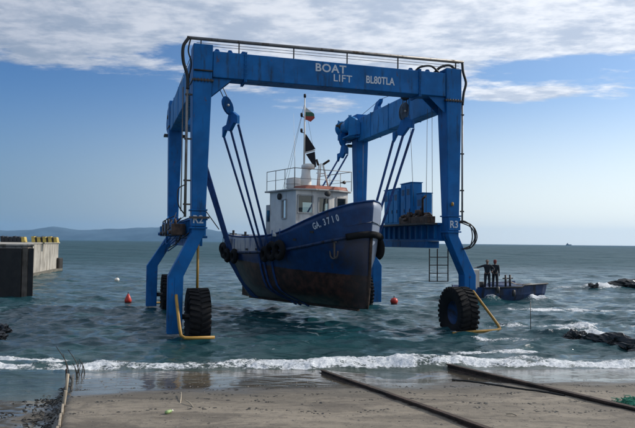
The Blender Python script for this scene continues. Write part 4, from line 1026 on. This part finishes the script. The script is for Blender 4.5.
MB().tube([(1.8, -1.38, .93), (-.2, -1.45, .88), (-.4, -1.45, .78), (-3.1, -1.42, .78)], .05, 8).build('rub_rail', M['black'], wb)
for x_ in (-2.3, -1.1):
    MB().lathe([(.001, -.20), (.08, -.17), (.10, 0), (.08, .17), (.001, .20)], 10, (x_, -1.52, .66 if x_ < -2 else .45)).build('boat_fender', M['steel'], wb)
for x_ in (-1.1, -.75):
    MB().tube([(x_, -.9, .66), (x_, -.9, 1.45)], .06, 8).build('bitt', M['black'], wb)
MB().bar((-1.3, -.9, 1.25), (-.55, -.9, 1.25), .07).build('bitt_bar', M['black'], wb)
MB().box(-2.95, -2.5, -.3, .5, .66, 1.75).build('control_stand', M['grey'], wb, bevel=.03)
MB().lathe([(.001, 0), (.22, 0), (.22, .35), (.001, .35)], 14, (-1.8, .3, .66)).build('rope_drum', M['black'], wb)
MB().tube(curve_pts([(-.9, -.9, 1.1), (.2, -.6, .86), (.9, -.9, .90), (1.5, -.4, .86)], 6), .03, 5).build('mooring_rope', M['wood'], wb)

def skinned(name, joints, edges, m, parent, root=0, sub=2):
    me = bpy.data.meshes.new(name); me.from_pydata([j[:3] for j in joints], edges, []); me.materials.append(m)
    o = bpy.data.objects.new(name, me); col.objects.link(o); o.parent = parent
    sk = o.modifiers.new('skin', 'SKIN'); sk.use_smooth_shade = True
    lay = me.skin_vertices[0] if me.skin_vertices else None
    if lay is None:
        bpy.context.view_layer.objects.active = o; bpy.ops.mesh.customdata_skin_add(); lay = me.skin_vertices[0]
    for i, j in enumerate(joints):
        r_ = j[3] if isinstance(j[3], tuple) else (j[3], j[3]); lay.data[i].radius = r_; lay.data[i].use_root = (i == root)
    sb = o.modifiers.new('sub', 'SUBSURF'); sb.levels = sub; sb.render_levels = sub
    return o
def person(loc, rz, arms, label, hood):
    """x = right, y = forward, z up; arms: (left elbow, left hand, right elbow, right hand)"""
    r = empty('person', loc, rz, label=label, cat='person', group=None); r.scale = (.92, .92, .93)
    J = [(0, 0, .98, (.15, .11)), (0, .0, 1.15, (.14, .10)), (0, .01, 1.35, (.17, .11)), (0, 0, 1.47, (.10, .08)), (0, .01, 1.53, .055), (0, .02, 1.60, .075), (0, .02, 1.69, .095), (0, .01, 1.76, .07)]
    E = [(i, i + 1) for i in range(7)]
    def chain(start, pts):
        p_ = start
        for q_ in pts: J.append(q_); E.append((p_, len(J) - 1)); p_ = len(J) - 1
        return p_
    for sgn, (el, ha) in ((-1, arms[:2]), (1, arms[2:])):
        chain(2, [(sgn * .19, 0, 1.42, .062), (*el, .045), ((el[0] + ha[0]) / 2, (el[1] + ha[1]) / 2, (el[2] + ha[2]) / 2, .038), (*ha, .028)])
        h = Vector(ha); d_ = (h - Vector(el)).normalized()
        palm = h + d_ * .07; chain(len(J) - 1, [(*palm, .032)]); pi_ = len(J) - 1
        side_ = d_.cross(Vector((0, 0, 1))).normalized() if abs(d_.z) < .9 else Vector((0, 1, 0))
        for k, ln in enumerate((.075, .085, .078, .06)):
            b_ = palm + side_ * (.027 - .018 * k) + d_ * .02; chain(pi_, [(*b_, .009), (*(b_ + d_ * ln * .55), .009), (*(b_ + d_ * ln + Vector((0, 0, -.012))), .007)])
        b_ = h + d_ * .03 + side_ * .03; chain(pi_, [(*b_, .010), (*(b_ + d_ * .04 + side_ * .02), .009)])
        chain(0, [(sgn * .10, 0, .90, .095), (sgn * .12, .02, .50, .062), (sgn * .13, -.01, .10, .045), (sgn * .14, .10, .04, .035), (sgn * .145, .17, .03, .028)])
    skinned('body', J, E, M['skin'], r)
    T = [(0, 0, .86, (.17, .13)), (0, 0, 1.15, (.165, .125)), (0, .01, 1.36, (.19, .13)), (0, 0, 1.48, (.11, .09))]; ET = [(0, 1), (1, 2), (2, 3)]
    for sgn, (el, ha) in ((-1, arms[:2]), (1, arms[2:])):
        a0 = len(T); T += [(sgn * .2, 0, 1.42, .078), (*el, .062), (*(Vector(el).lerp(Vector(ha), .92)), .047)]; ET += [(2, a0), (a0, a0 + 1), (a0 + 1, a0 + 2)]
    skinned('jacket', T, ET, M['cloth_dark'], r)
    T = [(0, 0, 1.04, (.16, .12))]; ET = []
    for sgn in (-1, 1):
        a0 = len(T); T += [(sgn * .10, 0, .88, .11), (sgn * .12, .02, .50, .080), (sgn * .13, -.01, .13, .068)]; ET += [(0, a0), (a0, a0 + 1), (a0 + 1, a0 + 2)]
    skinned('trousers', T, ET, M['cloth_dark'], r)
    for sgn in (-1, 1):
        skinned('boot', [(sgn * .13, -.02, .20, .065), (sgn * .135, 0, .06, .06), (sgn * .145, .16, .045, .045)], [(0, 1), (1, 2)], M['black'], r, sub=1)
    if hood: skinned('hood', [(0, -.04, 1.52, .09), (0, -.02, 1.62, .105), (0, -.005, 1.72, .112), (0, 0, 1.79, .08)], [(0, 1), (1, 2), (2, 3)], M['cloth_red'], r)
    else: skinned('hair', [(0, -.03, 1.63, .085), (0, -.02, 1.72, .10), (0, 0, 1.785, .08)], [(0, 1), (1, 2)], M['hair'], r)
    MB().lathe([(.001, -.02), (.012, -.01), (.014, .012), (.001, .03)], 8, (0, .115, 1.655)).build('nose', M['skin'], r)
    for sgn in (-1, 1):
        MB().lathe([(.001, -.009), (.009, 0), (.001, .009)], 8, (sgn * .034, .105, 1.69)).build('eye', M['black'], r)
        MB().lathe([(.001, -.03), (.018, 0), (.001, .03)], 8, (sgn * .092, .015, 1.68)).build('ear', M['skin'], r)
    MB().bar((-.022, .105, 1.615), (.022, .105, 1.615), .008).build('mouth', M['cloth_red'], r)
    return r
def wbp(x_, y_, z): v = Vector((11.3, 39.15)) + WBD * x_ + Vector((-WBD.y, WBD.x)) * y_; return (v.x, v.y, z)
person(wbp(-2.36, -.75, .665), R(165), ((-.42, .12, 1.22), (-.30, .30, 1.10), (.45, .05, 1.33), (.66, .15, 1.30)), 'person in dark clothes standing on the blue barge with one arm held out', False)
person(wbp(-1.86, -.85, .665), R(-30), ((-.24, -.04, 1.14), (-.20, .12, .93), (.24, -.04, 1.14), (.22, .10, .92)), 'person in dark clothes and dull red hood standing on the blue barge', True)

# ------------------------------------------------------------------ buoys, rod, far ship
def buoy(x_, y_, s, m, label, cone=True):
    r = empty('buoy', (x_, y_, .06), label=label, cat='buoy')
    pf = [(.001, -.15), (.22, -.1), (.26, .05), (.16, .3), (.06, .5), (.001, .52)] if cone else [(.001, -.12), (.18, -.1), (.24, .05), (.18, .2), (.001, .26)]
    MB().lathe([(a * s, b * s) for a, b in pf], 16).build('float', M[m], r)
    MB().tube([(0, 0, pf[-1][1] * s - .02), (0, 0, pf[-1][1] * s + .12 * s)], .03 * s, 6).build('lifting_eye', M['black'], r)
buoy(-9.8, 34.47, .72, 'red', 'red cone shaped buoy floating left of the hoist')
buoy(4.14, 35.45, .9, 'red', 'round red buoy floating behind the boat bow', False)
buoy(-15.71, 52.06, .8, 'white', 'small pale buoy floating between quay and hoist', False)
rod = MB().tube([(8.04, 24.9, -.4), (8.03, 24.9, 1.05)], .014, 6).build('marker_rod', M['steel'], label='thin dark rod standing upright in the shallows right of the hoist', cat='rod')
ship = empty('ship', (1560, 4100, 0), R(8), label='tiny grey ship on the horizon at the right', cat='ship')
MB().prism([(-16, 5), (-14, -1), (15, -1), (19, 6), (-16, 5)][:4], lambda a, b: (a, -3.5, b), lambda a, b: (a, 3.5, b)).build('ship_hull', M['dark'], ship)
MB().box(-12, -3, -3, 3, 5.01, 10.5).box(-9, -5, -2, 2, 10.52, 14).build('superstructure', M['steel'], ship)
MB().tube([(-6, 0, 14), (-6, 0, 19)], .4, 6).tube([(8, 0, 5.5), (8, 0, 13)], .3, 6).build('ship_mast', M['steel'], ship)

# ------------------------------------------------------------------ rocks
def rock(x_, y_, rx, ry, h, rz, label, seed, zoff=-.15):
    import bmesh
    bm = bmesh.new(); bmesh.ops.create_icosphere(bm, subdivisions=5, radius=1); rs_ = random.Random(seed); ph = [rs_.uniform(0, 9) for _ in range(6)]
    from mathutils import noise as mn
    for v in bm.verts:
        n = mn.fractal(v.co * 1.6 + Vector((seed * 3.1, 0, 0)), .9, 2.1, 5) * .45 + mn.cell(v.co * 3.1 + Vector((seed, 2, 0))) * .09
        v.co = v.co * (1 + n); v.co = Vector((v.co.x * rx, v.co.y * ry, v.co.z * h))
    me = bpy.data.meshes.new('rock'); bm.to_mesh(me); bm.free(); me.materials.append(M['rock'])
    o = bpy.data.objects.new('rock', me); col.objects.link(o); o.location = (x_, y_, zoff); o.rotation_euler = (0, 0, rz)
    return tag(o, label, 'rock', 'wave washed rocks')
rock(9.55, 21.75, 1.25, .40, .42, R(-62), 'long low black rock shelf washed by foam near the right edge', 1)
rock(10.35, 20.3, .9, .35, .38, R(-55), 'low black rock cut by the right edge of the picture, before the foam', 5)
rock(8.95, 22.95, .42, .30, .36, R(-10), 'small black rock at the left tip of the long rock shelf', 2)
rock(19.8, 47.3, .42, .4, .62, 0, 'small round black rock farther out, left of the distant ledge', 3, -.15)
rock(24.2, 49.2, 3.2, 1.0, .75, R(12), 'distant sloping dark ledge at the right edge with spray over it', 4, -.1)
rock(-11.0, 22.9, .5, .35, .28, R(-30), 'dark rock breaking the water at the left edge', 6, -.02)
rock(-10.45, 21.5, .42, .3, .20, R(20), 'low dark rock at the left edge, nearer than the other', 7, -.05)

# ------------------------------------------------------------------ slipway rails
def railway(p0, p1, label, wv=.10, h=.10):
    r = empty('slipway_rail', (p0[0], p0[1], 0), label=label, cat='rail', group='slipway rails running into the sea')
    n = 24; pts = []
    for i in range(n + 1):
        f_ = i / n; x_, y_ = p0[0] + (p1[0] - p0[0]) * f_, p0[1] + (p1[1] - p0[1]) * f_; pts.append(Vector((x_ - p0[0], y_ - p0[1], gz(x_, y_))))
    # straight rail: fit ends
    for i in range(n + 1): f_ = i / n; pts[i].z = .75 * (pts[0].z * (1 - f_) + pts[n].z * f_) + .25 * pts[i].z
    d_ = (pts[-1] - pts[0]).normalized(); sd_ = Vector((-d_.y, d_.x, 0)).normalized()
    def strip(lo, hi, z0, z1, name):
        rows = [[p_ + sd_ * lo + Vector((0, 0, z0)), p_ + sd_ * hi + Vector((0, 0, z0)), p_ + sd_ * hi + Vector((0, 0, z1)), p_ + sd_ * lo + Vector((0, 0, z1)), p_ + sd_ * lo + Vector((0, 0, z0))] for p_ in pts]
        MB().grid(rows, smooth=False).build(name, M['rust'], r, weld=True)
    strip(-wv * .9, wv * .9, -.12, .015, 'rail_foot'); strip(-wv * .2, wv * .2, .016, h * .72, 'rail_web'); strip(-wv * .5, wv * .5, h * .73, h, 'rail_head')
    return r
ra = railway((.15, 16.2), (3.6, 4.25), 'left slipway rail, rusty, running from the breaker to the bottom of the picture', .09, .08)
rb = railway((3.42, 17.2), (8.0, -1.0), 'right slipway rail, dark and rusty, running past the green net', .12, .12)
rope = []
for i in range(30):
    f_ = i / 29; x_ = 3.05 + f_ * 1.5; y_ = 14.9 - f_ * 2.75 + .10 * math.sin(f_ * 9); rope.append((x_, y_, gz(x_, y_) + .015))
MB().tube(rope, .018, 5).build('rope', M['weed'], label='thin dark rope lying on the sand beside the right rail', cat='rope')

# slab edge on the left: boards, stakes and a snag of branches
edge = empty('timber_edging', (0, 0, 0), label='broken pale timber edging beside the wet hollow at the lower left', cat='edging')
ys = [8.2, 9.3, 10.4, 11.3, 12.2, 13.2, 14.2]
for a, b in zip(ys, ys[1:]):
    x0_, x1_ = edge_x(a) + .02, edge_x(b) + .02; za, zb2 = gz(x0_ + .3, a) + .01, gz(x1_ + .3, b) + .01
    if a < 11.2: MB().bar((x0_, a, za - .13), (x1_, b - .06, zb2 - .13), .035, .24).build('board', M['wood'], edge, bevel=.006)
for y_, h_, ln in ((11.35, .36, .06), (12.75, .48, .05), (14.3, .42, -.03)):
    x_ = edge_x(y_) - .03; z = gz(x_ - .25, y_); MB().tube([(x_, y_, z - .1), (x_ + ln, y_ + .03, z + h_ + .1)], .030 if y_ < 14 else .02, 7).build('stake', M['wood'] if y_ < 14 else M['rust'], edge)
snag = empty('driftwood_snag', (edge_x(15.1), 15.1, gz(edge_x(15.1), 15.1)), label='tangle of thin dark sticks standing at the water edge on the left', cat='driftwood')
rs2 = random.Random(9)
for i in range(9):
    a = rs2.uniform(-.5, .5); b = rs2.uniform(-.3, .3); h_ = rs2.uniform(.3, .75); x_, y_ = rs2.uniform(-.15, .35), rs2.uniform(-.4, .8)
    MB().tube(curve_pts([(x_, y_, -.05), (x_ + a * .4 * h_ + .03, y_ + b * .3, h_ * .5), (x_ + a * h_, y_ + b * h_, h_)], 4), .014, 5, taper=.5).build('stick', M['weed'], snag)

# seaweed and debris heaped against the edging (uncountable)
def scatter(name, n, fn, m, label, zf=.5):
    mb = MB(); rs_ = random.Random(len(name) * 7 + n)
    ico = [(0, 0, 1), (.9, 0, .4), (.28, .85, .4), (-.72, .53, .4), (-.72, -.53, .4), (.28, -.85, .4), (.5, .5, -.3), (-.6, .3, -.3), (-.1, -.7, -.3)]
    fc = [(0, 1, 2), (0, 2, 3), (0, 3, 4), (0, 4, 5), (0, 5, 1), (1, 6, 2), (2, 6, 7), (2, 7, 3), (3, 7, 4), (4, 7, 8), (4, 8, 5), (5, 8, 6), (5, 6, 1)]
    for i in range(n):
        x_, y_, r_ = fn(rs_); z = gz(x_, y_); a = rs_.uniform(0, 6.28); el_ = rs_.uniform(.6, 2.2); ca, sa = math.cos(a), math.sin(a)
        vs = []
        for p_ in ico:
            px_, py_, pz_ = p_[0] * r_ * el_ * rs_.uniform(.7, 1.2), p_[1] * r_ * rs_.uniform(.7, 1.2), p_[2] * r_ * zf * rs_.uniform(.7, 1.3); vs.append((x_ + px_ * ca - py_ * sa, y_ + px_ * sa + py_ * ca, z + pz_))
        mb.quadlist(vs, fc)
    o = mb.build(name, m, kind='stuff'); o['label'] = label; o['category'] = name.replace('_', ' '); return o
def f_weed(r):
    y_ = r.uniform(8.6, 14.5); return (edge_x(y_) - abs(r.gauss(.0, .34 if y_ > 11 else .22)) - .02, y_, r.uniform(.010, .030))
scatter('seaweed', 150, f_weed, M['weed'], 'dark weed and rubble heaped against the timber edging', .7)
ws = MB(); rw = random.Random(21)
for i in range(230):
    y_ = rw.uniform(8.7, 14.6); x_ = edge_x(y_) - abs(rw.gauss(0, .38)) - .05; z = gz(x_, y_); a = rw.uniform(0, 6.28); ln = rw.uniform(.06, .2); hh = rw.uniform(.0, .05)
    ws.tube([(x_, y_, z), (x_ + math.cos(a) * ln * .5, y_ + math.sin(a) * ln * .5, z + hh), (x_ + math.cos(a) * ln, y_ + math.sin(a) * ln, z + hh * rw.uniform(.0, .8))], rw.uniform(.006, .016), 4, caps=False, taper=.4)
ws = ws.build('weed_strands', M['weed'], kind='stuff'); ws['label'] = 'stringy dark weed caught along the timber edging'; ws['category'] = 'weed'
def f_peb(r):
    y_ = r.uniform(7.5, 15.2); return (r.uniform(-9, 10), y_, r.choice((.006, .008, .010, .013, .018)))
scatter('pebbles', 2600, f_peb, mat('beach_pebble', (.16, .14, .12), .8, var=.6, vscale=9, bump=0), 'small grey pebbles scattered over the wet sand')
lines = [(12.4, .05), (11.6, -.03), (10.6, .02), (13.4, .08)]
def f_wrack(r):
    y0, sl_ = r.choice(lines); x_ = r.uniform(-5, 9); x_ = round(x_ * 1.1) / 1.1 + r.gauss(0, .16); return (x_, y0 + sl_ * x_ + .25 * math.sin(x_ * 1.7 + y0) + r.gauss(0, .07), r.uniform(.008, .028))
scatter('wrack', 900, f_wrack, M['weed'], 'dark wrack lines of weed bits on the beach', .45)

# green net heap by the right rail
nx_, ny_ = 5.32, 11.15; net = empty('fishing_net', (nx_, ny_, gz(nx_, ny_)), label='heap of green fishing net lying against the right slipway rail', cat='net')
net.scale = (.75, .75, .8); rs3 = random.Random(4); mb = MB()
for i in range(70):
    c_ = Vector((rs3.gauss(.05, .20), rs3.gauss(0, .12), 0)); hgt = .16 * math.exp(-(c_.x * 4) ** 2 * .5) + .03; pts = [c_ + Vector((rs3.uniform(-.12, .12), rs3.uniform(-.1, .1), rs3.uniform(.0, hgt))) for _ in range(5)]
    mb.tube(curve_pts(pts, 4), .008, 4, caps=False)
mb.build('net_twine', M['net'], net, kind='stuff')
rows = [[((i - 4) * .075 + rs3.gauss(0, .015), (j - 3) * .06 + rs3.gauss(0, .015), max(.01, .15 * math.exp(-((i - 4) / 3) ** 2 - ((j - 3) / 2.4) ** 2) + rs3.gauss(0, .02))) for j in range(7)] for i in range(9)]
MB().grid(rows).build('net_folds', M['net'], net)
# litter
cup = empty('plastic_bottle', (-2.24, 10.2, gz(-2.24, 10.2) + .03), R(60), label='pale green crushed plastic bottle lying on the sand', cat='bottle')
cup.scale = (.62, .62, .62)
MB().lathe([(.001, -.11), (.042, -.10), (.046, -.02), (.038, .02), (.045, .05), (.018, .10), (.018, .12)], 12, (0, 0, 0), 'X').build('bottle', M['green'], cup)
MB().lathe([(.022, .115), (.022, .14), (.001, .14)], 10, (0, 0, 0), 'X').build('cap', M['white'], cup)
for i, (x_, y_, a, ln, lb) in enumerate(((-2.38, 11.75, 1.75, 1.0, 'longer pale driftwood stick lying before the wet sand on the left'), (-2.10, 11.1, 2.0, .55, 'shorter pale driftwood stick beside the longer one, nearer the bottle'), (2.95, 10.05, 2.6, .16, 'short grey stick on the sand between the rails'))):
    z = gz(x_, y_) + .02; dx, dy = math.cos(a) * ln / 2, math.sin(a) * ln / 2
    MB().tube(curve_pts([(x_ - dx, y_ - dy, z), (x_ + .01, y_, z + .015), (x_ + dx, y_ + dy, z)], 4), .012, 6, taper=.7).build('driftwood_stick', M['wood'], label=lb, cat='stick')
